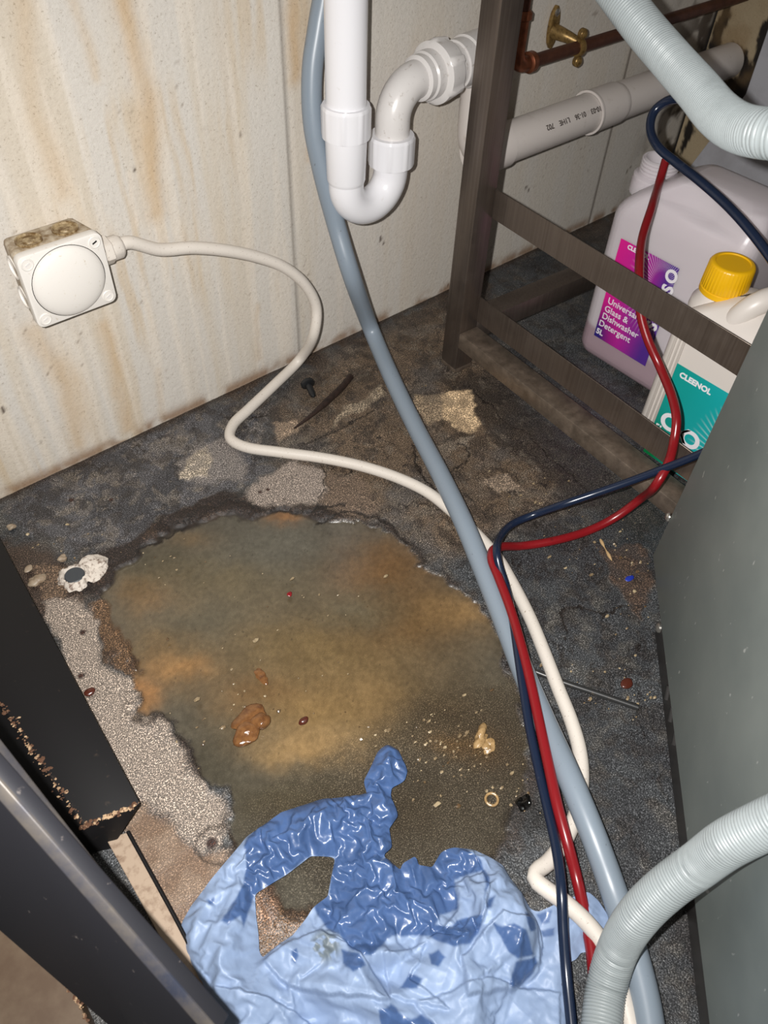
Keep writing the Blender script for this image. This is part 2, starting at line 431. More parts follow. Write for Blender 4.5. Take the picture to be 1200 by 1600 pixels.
# tan scars where the surface is broken
for pts, col in (([(690, 612), (745, 610), (755, 660), (722, 672), (700, 655), (680, 640)], (182, 158, 126)),
                 ([(645, 612), (690, 610), (690, 650), (665, 660), (650, 645)], (128, 112, 92)),
                 ([(425, 655), (460, 648), (468, 660), (440, 685), (425, 678)], (136, 118, 100)),
                 ([(290, 705), (320, 690), (322, 735), (282, 738)], (140, 130, 116)),
                 ([(545, 630), (590, 600), (598, 615), (560, 640), (520, 660)], (120, 108, 92)),
                 ([(660, 700), (735, 675), (730, 690), (670, 720)], (104, 94, 82)),
                 ([(40, 890), (120, 875), (100, 930), (60, 925)], (86, 70, 56)),
                 ([(940, 850), (1015, 855), (1022, 920), (1000, 960), (960, 900)], (64, 51, 42)),
                 ([(755, 745), (800, 740), (820, 765), (780, 770)], (112, 98, 84))):
    mk, _ = region(pts, .003); mk = mk * (.55 + .45 * sstep(.35, .55, n2)); C = paint(C, mk, lc(col)); H += mk * .0006; rough = rough * (1 - mk) + .75 * mk
# the open, wet patch of bare sub-floor
PUD = [(158, 930), (185, 885), (225, 855), (258, 822), (285, 812), (330, 802), (390, 800), (430, 788), (470, 797), (520, 812), (590, 822), (635, 848), (655, 885), (705, 905), (745, 935), (765, 975), (785, 1030), (812, 1090), (822, 1150), (815, 1230), (790, 1300), (720, 1360), (600, 1420), (450, 1420), (365, 1310), (358, 1235), (312, 1205), (290, 1150), (252, 1108), (215, 1098), (212, 1060), (220, 1040), (180, 985)]
pm, pd = region(PUD, .0025)
P = np.ones(C.shape) * lc((78, 77, 69))
def dab(px, py, sx, sy, col, a=1.0):
    """soft silt cloud: centre and half sizes given on the photo, laid on the floor"""
    global P
    g_ = sum(col) / 3; col = tuple(.72 * v + .28 * g_ * k_ for v, k_ in zip(col, (1.0, .97, .90)))
    o = on_z(px, py); u = on_z(px + sx, py) - o; v = on_z(px, py + sy) - o
    det = u.x * v.y - u.y * v.x; X_ = wx - o.x; Y_ = wy - o.y
    s_ = (X_ * v.y - Y_ * v.x) / det; t_ = (u.x * Y_ - u.y * X_) / det
    P = paint(P, a * np.exp(-(s_ ** 2 + t_ ** 2)), lc(col))
dab(330, 900, 150, 50, (98, 88, 60), .7); dab(500, 1010, 190, 80, (112, 92, 54), .9); dab(250, 1010, 80, 60, (104, 84, 50), .8)
dab(600, 880, 80, 50, (112, 80, 44), 1); dab(640, 960, 90, 70, (102, 76, 42), .9); dab(720, 950, 60, 30, (140, 108, 62), .7)
dab(275, 1035, 50, 25, (150, 108, 58), .8); dab(225, 1075, 25, 25, (150, 104, 56), .9); dab(230, 930, 50, 30, (122, 92, 52), .7)
dab(440, 805, 28, 12, (140, 94, 50), .9); dab(300, 835, 40, 18, (110, 88, 56), .7)
dab(500, 1110, 120, 60, (128, 102, 58), .9); dab(470, 1165, 80, 30, (152, 122, 74), .85); dab(580, 1080, 60, 40, (128, 102, 60), .7)
dab(400, 1080, 70, 30, (118, 88, 50), .7); dab(330, 1190, 50, 60, (68, 66, 54), .7); dab(440, 850, 130, 30, (84, 86, 78), .6)
dab(560, 950, 60, 30, (90, 86, 66), .7); dab(300, 960, 90, 22, (88, 86, 70), .6)
dab(700, 1100, 90, 60, (74, 62, 42), .85); dab(760, 1170, 60, 60, (70, 58, 42), .9); dab(640, 1260, 150, 80, (66, 60, 48), .9); dab(460, 1250, 120, 40, (70, 64, 46), .8)
dab(720, 1160, 50, 20, (112, 84, 46), .7)
P = P * (1 + .5 * (fbm(GX, GY, 300, 34, 2) - .5)[..., None]) * (.80 + .30 * fbm(GX, GY, 40, 31, 3)[..., None] + .12 * (fbm(GX, GY * .25, 70, 33, 3)[..., None] - .5))
wetb, _ = region([(560, 1180), (660, 1080), (820, 1060), (860, 1250), (800, 1400), (520, 1440), (380, 1340), (400, 1260)], .03)
P = paint(P, wetb * .45, lc((50, 45, 37))) * np.array([1.06, .98, .93])
C = C * (1 - pm[..., None]) + P * pm[..., None]
wetg, _ = region([(560, 1180), (660, 1080), (820, 1060), (860, 1250), (800, 1400), (520, 1440), (380, 1340), (400, 1260)], .03)
grit = grit * (1 - pm) + pm * (.06 + .5 * wetg)
rough = rough * (1 - pm) + pm * (.16 + .06 * n1)
C = paint(C, pm * sstep(.86, .90, fbm(GX, GY, 330, 15, 2)) * .5, lc((44, 38, 30)))
# torn, blackened edge of the vinyl round it
edge = np.exp(-((pd - .004) / .006) ** 2) * sstep(.35, .55, fbm(GX, GY, 34, 41, 3))
C = paint(C, np.clip(edge, 0, 1) * .85, lc((40, 31, 25)))
crust, _ = region([(105, 880), (200, 840), (290, 790), (345, 760), (400, 785), (470, 785), (520, 800), (560, 812), (500, 812), (440, 795), (390, 803), (330, 808), (262, 826), (225, 860), (188, 890), (160, 935), (140, 925)], .004)
C = paint(C, crust * .95, lc((36, 28, 24))); C = paint(C, crust * sstep(.58, .7, n2) * .5, lc((66, 52, 42)))
sl, _ = region([(140, 945), (165, 940), (185, 985), (222, 1040), (212, 1058), (195, 1055), (160, 1010)], .003)
C = paint(C, sl * .95, lc((84, 64, 46))); C = paint(C, sl * sstep(.5, .65, n2) * .8, lc((48, 36, 28)))
for pts, w_ in (([(215, 858), (262, 830), (320, 792), (372, 780), (430, 795), (480, 797), (540, 790)], .0022), ([(500, 775), (506, 745), (498, 725)], .001),
                ([(500, 815), (560, 800), (600, 815), (640, 845)], .0022), ([(690, 745), (735, 705), (722, 685)], .0014), ([(885, 955), (960, 950), (1010, 940)], .0014), ([(885, 955), (890, 985), (885, 1000)], .001),
                ([(645, 690), (655, 735), (675, 760)], .0018), ([(480, 690), (530, 665), (580, 640)], .0012), ([(350, 650), (420, 645)], .001), ([(740, 600), (830, 690), (960, 800)], .001)):
    dd = pdist(wx, wy, fl2(pts)); mk = 1 - sstep(w_ * .5, w_ * 1.6, dd)
    C = paint(C, mk * .9, lc((30, 25, 22))); H -= mk * .0008
wetd, _ = region([(835, 1240), (860, 1270), (830, 1290), (790, 1280), (800, 1245)], .006); C = paint(C, wetd * .6, lc((26, 24, 22)))
for px, py, r_ in ((110, 778, .004), (173, 778, .003), (406, 766, .003), (418, 762, .003), (140, 1080, .005), (125, 1053, .004), (128, 985, .004), (330, 1315, .006)):
    o = on_z(px, py); dd = np.hypot(GX - o.x, GY - o.y); C = paint(C, 1 - sstep(r_ * .6, r_, dd), lc((44, 26, 20)))
ring = on_z(335, 1320); dd = np.hypot(wx - ring.x, wy - ring.y); C = paint(C, np.exp(-((dd - .017) / .002) ** 2) * .8, lc((52, 42, 34)))
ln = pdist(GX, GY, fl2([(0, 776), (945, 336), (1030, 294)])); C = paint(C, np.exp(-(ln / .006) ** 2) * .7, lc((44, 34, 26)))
H += (1 - pm) * .0020 + (1 - pm) * (n2 - .5) * .0014 + crust * (fbm(GX, GY, 90, 51, 3) - .3) * .004 + sl * (n2 - .4) * .003 + (n1 - .5) * .0010 * pm
rough = np.maximum(rough, np.clip(crust + edge, 0, 1) * .62); H += .0022 * np.exp(-((pd - .008) / .006) ** 2) * sstep(.4, .6, n1)
H -= H.max()

t = NT('worn_floor')
ca = t.n('ShaderNodeAttribute', attribute_name='paint'); ga = t.n('ShaderNodeAttribute', attribute_name='grit'); ra = t.n('ShaderNodeAttribute', attribute_name='gloss')
oc = t.coord('Object')
g1 = t.noise(900, 2, .6, oc); g2 = t.noise(520, 2, .5, oc)
grain = t.ramp(g1.outputs['Fac'], [(.38, (.42, .42, .42, 1)), (.5, (.90, .90, .90, 1)), (.56, (1.45, 1.43, 1.40, 1)), (.60, (2.4, 2.35, 2.3, 1)), (.66, (5, 4.9, 4.8, 1))])  # flooring grains; the brightest stops paint their sparkle into the colour
mg = t.n('ShaderNodeMath', operation='MINIMUM'); mg.inputs[1].default_value = 1.0; t.l(ga.outputs['Fac'], mg.inputs[0])
t.l(t.mix(1.0, ca.outputs['Color'], t.mix(mg.outputs[0], W1, grain), 'MULTIPLY'), t.b.inputs['Base Color'])
t.l(ra.outputs['Fac'], t.b.inputs['Roughness'])
bh = t.n('ShaderNodeMath', operation='MULTIPLY'); t.l(g2.outputs['Fac'], bh.inputs[0]); t.l(mg.outputs[0], bh.inputs[1])
t.bump(bh.outputs[0], .55, .0012)
floor_o = grid_mesh('floor', fa, fb, lambda a, b: (a, b, H), {'paint': C, 'grit': grit, 'gloss': rough}, t.m)
tag(floor_o, 'dark worn vinyl floor torn open round a brown wet patch', 'floor', kind='structure')

# ------------------------------------------------------------------ WALLS
wa = np.arange(-0.55, 1.366, .003); wb = np.arange(-.012, 1.2, .003)
U, Vv = np.meshgrid(wa, wb, indexing='ij')
Cw = np.ones(U.shape + (3,)) * lc((203, 197, 188))
st = fbm(U, Vv * .06, 26, 61, 4); st2 = fbm(U + (fbm(U, Vv, 5, 66) - .5) * .03, Vv * .05, 70, 62, 3); patch = fbm(U, Vv, 5, 63, 3)
left = 1 - sstep(.45, .75, U)
Cw = paint(Cw, sstep(.46, .66, st) * .45 * (.3 + .7 * left), lc((198, 181, 154)))
Cw = paint(Cw, sstep(.54, .72, st2) * sstep(.35, .6, patch) * .5 * (.15 + .85 * left), lc((192, 168, 132)))
Cw = paint(Cw, sstep(.58, .72, fbm(U, Vv * .04, 110, 68, 2)) * .5 * left, lc((218, 208, 194)))
for ps, w_, a_, col in (([(195, -10), (232, 160), (243, 330)], .012, .75, (186, 148, 98)), ([(30, 0), (52, 160), (100, 300)], .010, .5, (190, 155, 110)), ([(120, 0), (150, 120)], .006, .5, (188, 155, 110)),
                        ([(455, 0), (460, 120)], .010, .7, (184, 140, 84)), ([(478, -10), (483, 250)], .004, .4, (186, 146, 96)), ([(50, 520), (105, 600), (125, 690)], .013, .6, (184, 146, 96)), ([(160, 510), (185, 600), (200, 670)], .008, .7, (188, 150, 102)),
                        ([(245, 580), (255, 650)], .005, .4, (190, 158, 116)), ([(205, 270), (215, 350)], .003, .6, (226, 212, 196)), ([(400, 480), (404, 560)], .005, .4, (186, 150, 104))):
    q = [(p.x, p.z) for p in (on_y(a, b) for a, b in ps)]
    dd = pdist(U + (fbm(U, Vv, 30, 71) - .5) * .012, Vv, q); col = tuple(.6 * c + .4 * q_ for c, q_ in zip(col, (198, 186, 168))); Cw = paint(Cw, a_ * np.exp(-(dd / w_) ** 2) * (.45 + .8 * fbm(U, Vv * .3, 60, 72, 3)), lc(col))
sp = fbm(U, Vv, 240, 75, 2); Cw = paint(Cw, sstep(.80, .88, sp) * sstep(.5, .7, fbm(U, Vv, 9, 76)) * .6, lc((120, 104, 88)))
for px, py, r_ in ((209, 264, .003), (377, 210, .003), (595, 372, .005), (600, 380, .004), (822, 293, .004), (826, 297, .003), (985, 262, .004), (980, 268, .004), (700, 445, .003), (268, 640, .002), (65, 690, .003), (5, 640, .005)):
    p = on_y(px, py); dd = np.hypot((U - p.x) * 1.5, (Vv - p.z) * .8 + (fbm(U, Vv, 120, 77) - .5) * .006); Cw = paint(Cw, (1 - sstep(r_ * .4, r_, dd)) * .9, lc((66, 50, 40)))
for xs, dk in ((on_y(452, 260).x, .55), (on_y(952, 216).x, .95)):                              # panel joints
    Cw = paint(Cw, np.exp(-((U - xs) / .0022) ** 2) * dk, lc((70, 56, 44)))
Cw = paint(Cw, np.exp(-(Vv / .010) ** 2) * sstep(.3, .6, fbm(U, Vv, 40, 79, 3)) * .8, lc((130, 96, 64)))
cn = fbm(U, Vv, 22, 81, 4); Cw = paint(Cw, sstep(1.20, 1.34, U) * sstep(.42, .54, cn) * .9, lc((60, 46, 34)))
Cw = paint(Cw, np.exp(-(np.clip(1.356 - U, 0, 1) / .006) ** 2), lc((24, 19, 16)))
def wall_mat(name):
    t = NT(name); ca = t.n('ShaderNodeAttribute', attribute_name='paint'); t.set(Roughness=.62)
    n = t.noise(420, 4, .7, t.coord()); n3_ = t.noise(180, 3, .6, t.coord())
    t.l(t.mix(1.0, ca.outputs['Color'], t.ramp(n.outputs['Fac'], [(.30, (.62, .59, .55, 1)), (.40, (.97, .965, .96, 1)), (.55, (1, 1, 1, 1)), (.8, (1.05, 1.05, 1.06, 1))]), 'MULTIPLY'), t.b.inputs['Base Color'])
    t.bump(n3_.outputs['Fac'], .35, .002); return t.m
wm = wall_mat('stained_wall_board')
wb_o = grid_mesh('wall_back', wa, wb, lambda a, b: (a, np.full(a.shape, WALL_Y), b), {'paint': Cw}, wm)
tag(wb_o, 'off-white wall boards streaked with tan drips', 'wall', kind='structure')
ra_ = np.arange(-.3, WALL_Y + .001, .003)
RA, RB = np.meshgrid(ra_, wb, indexing='ij')
Cr = np.ones(RA.shape + (3,)) * lc((178, 160, 130)); dw = WALL_Y - RA
PIPE_Z = .224; PIPE_OFF = .050
mo = fbm(RA, RB * .5, 45, 91, 4); hole = np.hypot(RA - (WALL_Y - PIPE_OFF), RB - PIPE_Z)
mould = np.clip(np.exp(-((dw - .012) / .012) ** 2) * .5 + np.exp(-((dw - .105 - (RB - .25) * .12) / .022) ** 2) * .95 + np.exp(-((hole - .032) / .012) ** 2) * .5, 0, 1)
Cr = paint(Cr, sstep(.50, .55, mo * .7 + mould * .42), lc((30, 23, 18))); Cr = paint(Cr, sstep(.5, .7, fbm(RA, RB, 12, 95)) * .5, lc((140, 112, 74)))
wr_o = grid_mesh('wall_right', ra_, wb, lambda a, b: (np.full(a.shape, 1.357), a, b), {'paint': Cr}, wm)
tag(wr_o, 'mould-stained right wall round the waste pipe', 'wall', kind='structure')

# ------------------------------------------------------------------ JUNCTION BOX
X0, X1, Z0, Z1, OFFB = .1715, .2550, .2205, .2965, .050
jb = thing('junction_box', 'square off-white junction box with domed lid fixed to the stained wall', 'junction box', (.213, WALL_Y, .2205))
yb, yf = WALL_Y - .0005, WALL_Y - OFFB + .010
bk = [(X0 + .006, yb, Z0 + .006), (X1 - .006, yb, Z0 + .006), (X1 - .006, yb, Z1 - .003), (X0 + .006, yb, Z1 - .003)]
fr = [(X0 + .001, yf, Z0 + .001), (X1 - .001, yf, Z0 + .001), (X1 - .001, yf, Z1 - .001), (X0 + .001, yf, Z1 - .001)]
me = mesh(bk + fr, [(0, 1, 2, 3), (4, 7, 6, 5), (0, 4, 5, 1), (1, 5, 6, 2), (2, 6, 7, 3), (3, 7, 4, 0)]); bevel_me(me, .005, 3)
link('body', me, M['box_dirty'], jb)
cx, cz = (X0 + X1) / 2, (Z0 + Z1) / 2
me = box_mesh((cx, WALL_Y - OFFB + .005, cz), ((1, 0, 0), (0, 1, 0), (0, 0, 1)), ((X1 - X0) / 2, .005, (Z1 - Z0) / 2)); 
bm = bmesh.new(); bm.from_mesh(me)
es = [e for e in bm.edges if abs((e.verts[0].co - e.verts[1].co).normalized().y) > .9]
bmesh.ops.bevel(bm, geom=es, offset=.007, segments=4, profile=.5, affect='EDGES'); bm.to_mesh(me); bm.free(); bevel_me(me, .0012, 2)
lid = link('lid', me, M['box'], jb)
R0 = .0365; prof = [(0, R0)] + [(.0085 * math.sin(a), R0 - .0006 + (R0 * .985) * (math.cos(a) - 1)) for a in [i / 10 * math.pi / 2 for i in range(0, 10)]] + [(.0085, .0005)]
link('dome', lathe_mesh((cx, WALL_Y - OFFB, cz), (0, -1, 0), prof, 48), M['box'], lid)
for sx in (0, 1):
    for sz in (0, 1):
        c = (X0 + .0085 if sx == 0 else X1 - .0085, WALL_Y - OFFB, Z0 + .0085 if sz == 0 else Z1 - .0085)
        s_ = link('screw', lathe_mesh(c, (0, -1, 0), [(0, .0062), (.0004, .0062), (.0009, .0056), (.0009, .0050), (.0004, .0046), (.0004, .001)], 24), M['box'], lid)
        link('slot', box_mesh((c[0], c[1] - .0007, c[2]), ((.9, 0, .4), (0, 1, 0), (-.4, 0, .9)), (.0025, .0004, .0006)), M['pvc_dirty'] if sx + sz < 2 else M['dark'], s_)
for kx in (-.018, .018):
    c = (cx + kx, WALL_Y - .024, Z1 - .0035)
    link('knockout', lathe_mesh(c, (0, 0, 1), [(0, .0125), (.004, .0125), (.004, .0108), (.0022, .0104), (.0022, .006), (.0030, .0055), (.0030, .001)], 28), M['knock'], jb)
    c = (X0 + .0055, WALL_Y - .024, cz + kx * .9)
    link('knockout', lathe_mesh(c, (-1, 0, 0), [(0, .0115), (.004, .0115), (.004, .0100), (.0022, .0095), (.0022, .001)], 28), M['box'], jb)
gz = on_y(182, 412, .026); gz = Vector((X1 - .003, WALL_Y - .026, .262))
hexf = lambda a, i: 1 / math.cos(((a + .3) % (math.pi / 3)) - math.pi / 6) * .93
gl = link('cable_gland', lathe_mesh(gz, (1, 0, 0), [(0, .0125), (.008, .0125), (.008, .0135), (.016, .0135), (.017, .0125)], 48, hexf), M['wcable'], jb)
link('gland_nut', lathe_mesh(gz + Vector((.017, 0, 0)), (1, 0, 0), [(0, .0118), (.009, .0118), (.012, .0098), (.013, .0080), (.013, .0066)], 36, lambda a, i: 1 + .03 * (math.cos(8 * a) > .3)), M['wcable'], gl)

# ------------------------------------------------------------------ WHITE CABLE
R = .0068
pts = [gz + Vector((.024, 0, 0)), gz + Vector((.036, 0, .001))]
pts += [on_y(a, b, o) for a, b, o in ((250, 390, .027), (300, 387, .030), (350, 391, .034), (400, 401, .038), (443, 417, .044), (476, 444, .050), (494, 480, .054), (491, 520, .058))]
pts += [on_z(a, b, z) for a, b, z in ((468, 562, .020), (428, 602, .011), (388, 640, .0075), (364, 664, .0072), (360, 685, .0072), (382, 698, .0072), (440, 707, .0072), (500, 715, .0072), (560, 727, .0072), (620, 746, .0072), (668, 769, .0072), (705, 798, .0072), (742, 832, .0072), (776, 870, .0072), (800, 910, .0072), (828, 965, .0072), (850, 1018, .0072), (872, 1075, .0072), (892, 1125, .0072), (905, 1170, .0072), (909, 1215, .0072), (902, 1265, .0072), (884, 1310, .0078), (856, 1348, .012), (838, 1362, .015), (836, 1374, .017), (852, 1388, .019), (885, 1412, .018), (920, 1445, .014), (945, 1480, .010), (965, 1530, .009), (985, 1600, .009), (1000, 1690, .009))]
tag(link('power_cable', tube_mesh(spline(pts, .005), R, 16), M['wcable']), 'dirty white round cable looping from the junction box across the floor', 'cable')

# ------------------------------------------------------------------ GREY HOSE
EZ_ = Vector((0, 0, 1))
_t = on_y(512, -60, .018)
pts = [_t + EZ_ * .5, _t + EZ_ * .2, on_y(510, -40, .018), on_y(498, 40, .022), on_y(488, 110, .026), on_y(489, 190, .034), on_y(503, 265, .045), on_y(525, 350, .060), on_y(549, 430, .085)]
pts += [on_z(a, b, z) for a, b, z in ((580, 515, .058), (612, 590, .036), (648, 665, .026), (690, 745, .0258), (726, 820, .0258), (757, 895, .018), (787, 970, .0125), (818, 1050, .0125), (852, 1130, .016), (890, 1215, .0258), (925, 1300, .0230), (958, 1390, .012), (985, 1470, .012), (1010, 1570, .012), (1025, 1690, .012))]
tag(link('rubber_hose', tube_mesh(spline(pts, .006), .0112, 20), M['conduit']), 'smooth blue-grey hose running from behind the downpipe over the floor', 'hose')

# ------------------------------------------------------------------ RED AND BLUE TUBES
JX = .83
pts = [Vector(on_x(1040, 250, .875)), on_x(1030, 285, .855), on_x(1018, 325, .80), on_x(1004, 370, .76), on_x(999, 415, .72), on_x(999, 455, .70), on_x(1001, 490, .695), on_x(1012, 530, .692), on_x(1032, 575, .690), on_x(1050, 620, .670), on_x(1057, 655, .652), on_x(1053, 690, .640), on_x(1044, 724, .618), on_x(1026, 756, .600)]
pts += [on_z(a, b, z) for a, b, z in ((1000, 780, .046), (962, 808, .018), (920, 829, .0065), (865, 845, .0062), (815, 853, .008), (785, 854, .024), (770, 860, .034), (768, 874, .036), (778, 900, .0335), (797, 950, .030), (815, 1010, .030), (830, 1070, .029), (843, 1130, .028), (857, 1195, .027), (870, 1255, .027), (886, 1315, .022), (901, 1372, .010), (914, 1430, .0085), (925, 1490, .0085), (930, 1550, .008))]
tag(link('red_tube', tube_mesh(spline(pts, .005), .0049, 14), M['red']), 'thin red chemical tube running from the tall clear jug over the floor', 'tube')
pts = [on_x(1092, 712, .66)]
pts = [at(1200, 660, .735), at(1140, 688, .757), at(1085, 713, .792), at(1040, 731, .818), at(990, 750, .838), at(930, 771, .856), at(880, 788, .866)]
pts += [on_z(a, b, z) for a, b, z in ((835, 804, .030), (802, 818, .026), (782, 838, .034), (776, 862, .046), (780, 885, .038), (790, 915, .026), (800, 960, .026), (809, 1020, .026), (818, 1080, .025), (828, 1140, .022), (842, 1205, .020), (857, 1270, .021), (870, 1330, .027), (877, 1390, .031), (880, 1450, .022), (885, 1520, .012), (893, 1600, .009), (900, 1680, .008))]
tag(link('blue_tube', tube_mesh(spline(pts, .005), .0043, 14), M['blue']), 'dark blue tube lying beside the red tube on the floor', 'tube')
pts = [at(1100, 138, .80), at(1072, 152, .82), at(1042, 158, .84), at(1022, 174, .85), at(1016, 200, .85), at(1027, 228, .84), at(1054, 252, .83), at(1090, 280, .81), at(1130, 315, .79), at(1165, 352, .77), at(1200, 397, .755), at(1240, 460, .74)]
tag(link('blue_tube', tube_mesh(spline(pts, .004), .0048, 14), M['blue']), 'dark blue tube arching from the corrugated hose past the clear jug neck', 'tube')

# ------------------------------------------------------------------ CORRUGATED HOSES
def ribbed(name, pts, r, label, pitch=.0023):
    path = spline(pts, pitch / 4)
    rf = lambda i: r - (0, .00015, .0009, .00015)[i % 4]
    return tag(link(name, tube_mesh(path, r, 36, True, rf), M['ribhose'], ang=80), label, 'hose')
PN = Vector((-.671, .741, 0)).normalized(); PD = Vector((.741, .671, 0)).normalized()      # appliance side: normal and run
PC = on_z(1020, 868, .045)                                                                    # its lower far corner
def on_panel(x, y, off): return on_pl(x, y, PC + PN * off, PN)
ribbed('corrugated_hose', [at(905, -90, .61), at(958, -20, .605), at(1003, 40, .60), at(1050, 95, .585), at(1090, 140, .56), at(1122, 178, .535), at(1155, 200, .51), at(1200, 209, .485), at(1260, 212, .47)], .0148, 'ribbed pale grey hose sweeping across the top right corner')
b1, b2, b3, b4 = at(1090, 1352, .535), at(1140, 1316, .505), at(1200, 1286, .485), at(1280, 1250, .465)
ribbed('corrugated_hose', [on_z(938, 1690, .016), on_z(940, 1600, .018), on_z(948, 1540, .021), on_z(965, 1485, .038), at(1000, 1428, .562), at(1042, 1387, .548), b1, b2, b3, b4], .0148, 'ribbed grey hose curving up in front of the grey appliance panel')

# ------------------------------------------------------------------ WASTE TRAP
OFFT = .069; yT = WALL_Y - OFFT
wt = thing('sink_waste_trap', 'white plastic sink downpipe and bottle-neck S trap on the wall', 'waste trap', (.54, yT, .2))
top = on_y(539, -60, OFFT); low = on_y(542, 283, OFFT); ax = (top.x + low.x) / 2
link('downpipe', lathe_mesh((ax, yT, top.z + .1), (0, 0, -1), [(0, .0215), (top.z + .1 - on_y(541, 200, OFFT).z, .0215)], 40), M['pvc'], wt)
def nut(c, d, r, h, parent, mat, nr=8):
    f = lambda a, i: 1 + (.028 if (i in (2, 3, 4) and math.cos(nr * a) > .86) else 0)
    o = link('compression_nut', lathe_mesh(c, d, [(0, r * .9), (.001, r), (.003, r), (h - .004, r), (h - .003, r), (h, r * .96), (h, r * .88)], 96, f), mat, parent, ang=30)
    return o
zt = on_y(541, 178, OFFT).z; zb = on_y(541, 214, OFFT).z
nut((ax, yT, zb), (0, 0, 1), .0262, .034, wt, M['pvc'])
zs = low.z
rx = on_y(611, 250, OFFT).x
link('inlet_socket', lathe_mesh((ax, yT, zb + .006), (0, 0, -1), [(0, .0232), (zb + .006 - zs - .004, .0218), (zb + .006 - zs - .002, .0212), (zb + .006 - zs, .0205)], 40), M['pvc'], wt)
# U bend
Rr = (rx - ax) / 2; zU = zs - .001
bend = [Vector((ax, yT, zU + .004))] + [Vector((ax + Rr - Rr * math.cos(a), yT, zU - .004 - Rr * 1.0 * math.sin(a))) for a in [i * math.pi / 24 for i in range(25)]]
zn = on_y(611, 256, OFFT).z
bend.append(Vector((rx, yT, zn + .004)))
link('u_bend', tube_mesh(spline(bend, .004), .0200, 36), M['pvc'], wt, ang=60)
nut((rx, yT, zn), (0, 0, 1), .0262, .034, wt, M['pvc'])
# swan neck to the outlet
zo = on_y(690, 115, OFFT).z
ec = .036
sw = [Vector((rx, yT, zn + .030))] + [Vector((rx, yT, zo - ec - .01))] + [Vector((rx + ec - ec * math.cos(a), yT + .004 * i / 10, zo - ec + ec * math.sin(a))) for i, a in enumerate([k * math.pi / 20 for k in range(11)])] + [Vector((rx + ec + .02, yT + .005, zo))]
link('swan_neck', tube_mesh(spline(sw, .004), .0196, 36), M['pvc_dirty'], wt, ang=60)
ox = rx + ec + .006; od = Vector((1, .10, 0))
link('outlet_collar', lathe_mesh((ox - .006, yT + .004, zo), od, [(0, .0205), (.002, .0235), (.010, .0235), (.012, .0255), (.026, .0255)], 40), M['pvc_dirty'], wt)
fl_ = lambda a, i: 1 + (.07 if (i in (2, 3) and math.cos(6 * a + .5) > .8) else 0)
link('union_nut', lathe_mesh((ox + .018, yT + .006, zo), od, [(0, .029), (.002, .0325), (.008, .0325), (.024, .0305), (.026, .028)], 72, fl_), M['pvc_dirty'], wt)
link('outlet_coupling', lathe_mesh((ox + .040, yT + .008, zo), od, [(0, .0235), (.018, .0235), (.018, .026), (.034, .026), (.036, .028), (.075, .028)], 40), M['pvc_dirty'], wt)

# horizontal soil pipe with vertical tail
hp = thing('waste_pipe', 'fat white waste pipe running level along the wall behind the steel rack', 'pipe', (1.0, WALL_Y - PIPE_OFF, PIPE_Z))
ph = on_y(900, 183, PIPE_OFF); PZ = ph.z
xl = on_y(770, 215, PIPE_OFF).x; xc = on_y(918, 172, PIPE_OFF).x
yP = WALL_Y - PIPE_OFF
link('pipe_run', lathe_mesh((xl - .02, yP, PZ), (1, 0, 0), [(0, .0262), (xc - xl + .03, .0262)], 40), M['pvc_waste'], hp)
link('pipe_run', lathe_mesh((xc, yP, PZ), (1, 0, 0), [(0, .0265), (1.352 - xc, .0265)], 40), M['pvc_waste'], hp)
link('coupler_socket', lathe_mesh((xc, yP, PZ), (1, 0, 0), [(0, .0262), (0, .0296), (.0025, .0300), (.0045, .0289), (.006, .0288), (.008, .0288), (.056, .0286), (.060, .0285), (.064, .0275), (.068, .0264)], 44), M['pvc_waste'], hp)
link('collar', lathe_mesh((xl - .03, yP, PZ), (1, 0, 0), [(0, .029), (.05, .029), (.052, .0262)], 40), M['pvc_waste'], hp)
vx = on_y(747, 190, PIPE_OFF).x
link('tail_pipe', tube_mesh(spline([Vector((vx, yP, zo + .01)), Vector((vx, yP, PZ + .05)), Vector((vx + .004, yP, PZ + .018)), Vector((vx + .02, yP, PZ + .003)), Vector((xl + .0, yP, PZ))], .006), .0255, 32), M['pvc_waste'], hp, ang=60)
# print along the pipe, upside down as it stands
q = on_pl(845, 199, (0, yP - .0262 * .75, 0), Vector((0, 1, 0)))
txt = '10-03    01-36    L1HE    702'
pa = math.asin(max(-1, min(1, (q.z - PZ) / .0262)))
pu = Vector((0, -math.cos(pa), math.sin(pa)))
start = Vector((on_y(938, 166, PIPE_OFF + .02).x, yP, PZ)) + pu * .0264
link('printed_code', text_mesh(txt, .0098, start, (-1, 0, 0), Vector((0, math.sin(pa), math.cos(pa))) * -1, .0001), M['ink'], hp, smooth=False)

# ------------------------------------------------------------------ COPPER PIPE + CLIP
OC = .042; yC = WALL_Y - OC
cpz = on_y(880, 81, OC).z; cxl = on_y(828, 98, OC).x
cp = thing('copper_pipe', 'brown tarnished copper pipe with elbow running along the wall', 'pipe', (cxl, yC, cpz))
link('pipe_run', lathe_mesh((cxl, yC, cpz), (1, 0, 0), [(0, .0080), (1.356 - cxl, .0080)], 24), M['copper_dark'], cp)
vx2 = on_y(806, 96, OC).x
el = [Vector((vx2, yC, cpz + .055))] + [Vector((vx2, yC, cpz + .03))] + [Vector((vx2 + .016 - .016 * math.cos(a), yC, cpz + .016 - .016 * math.sin(a))) for a in [k * math.pi / 16 for k in range(9)]] + [Vector((cxl + .004, yC, cpz))]
link('elbow', tube_mesh(spline(el, .003), .0095, 24), M['copper'], cp, ang=60)
link('elbow_ring', lathe_mesh((cxl - .006, yC, cpz), (1, 0, 0), [(0, .0095), (.002, .0125), (.010, .0125), (.013, .010), (.013, .008)], 28), M['copper'], cp)
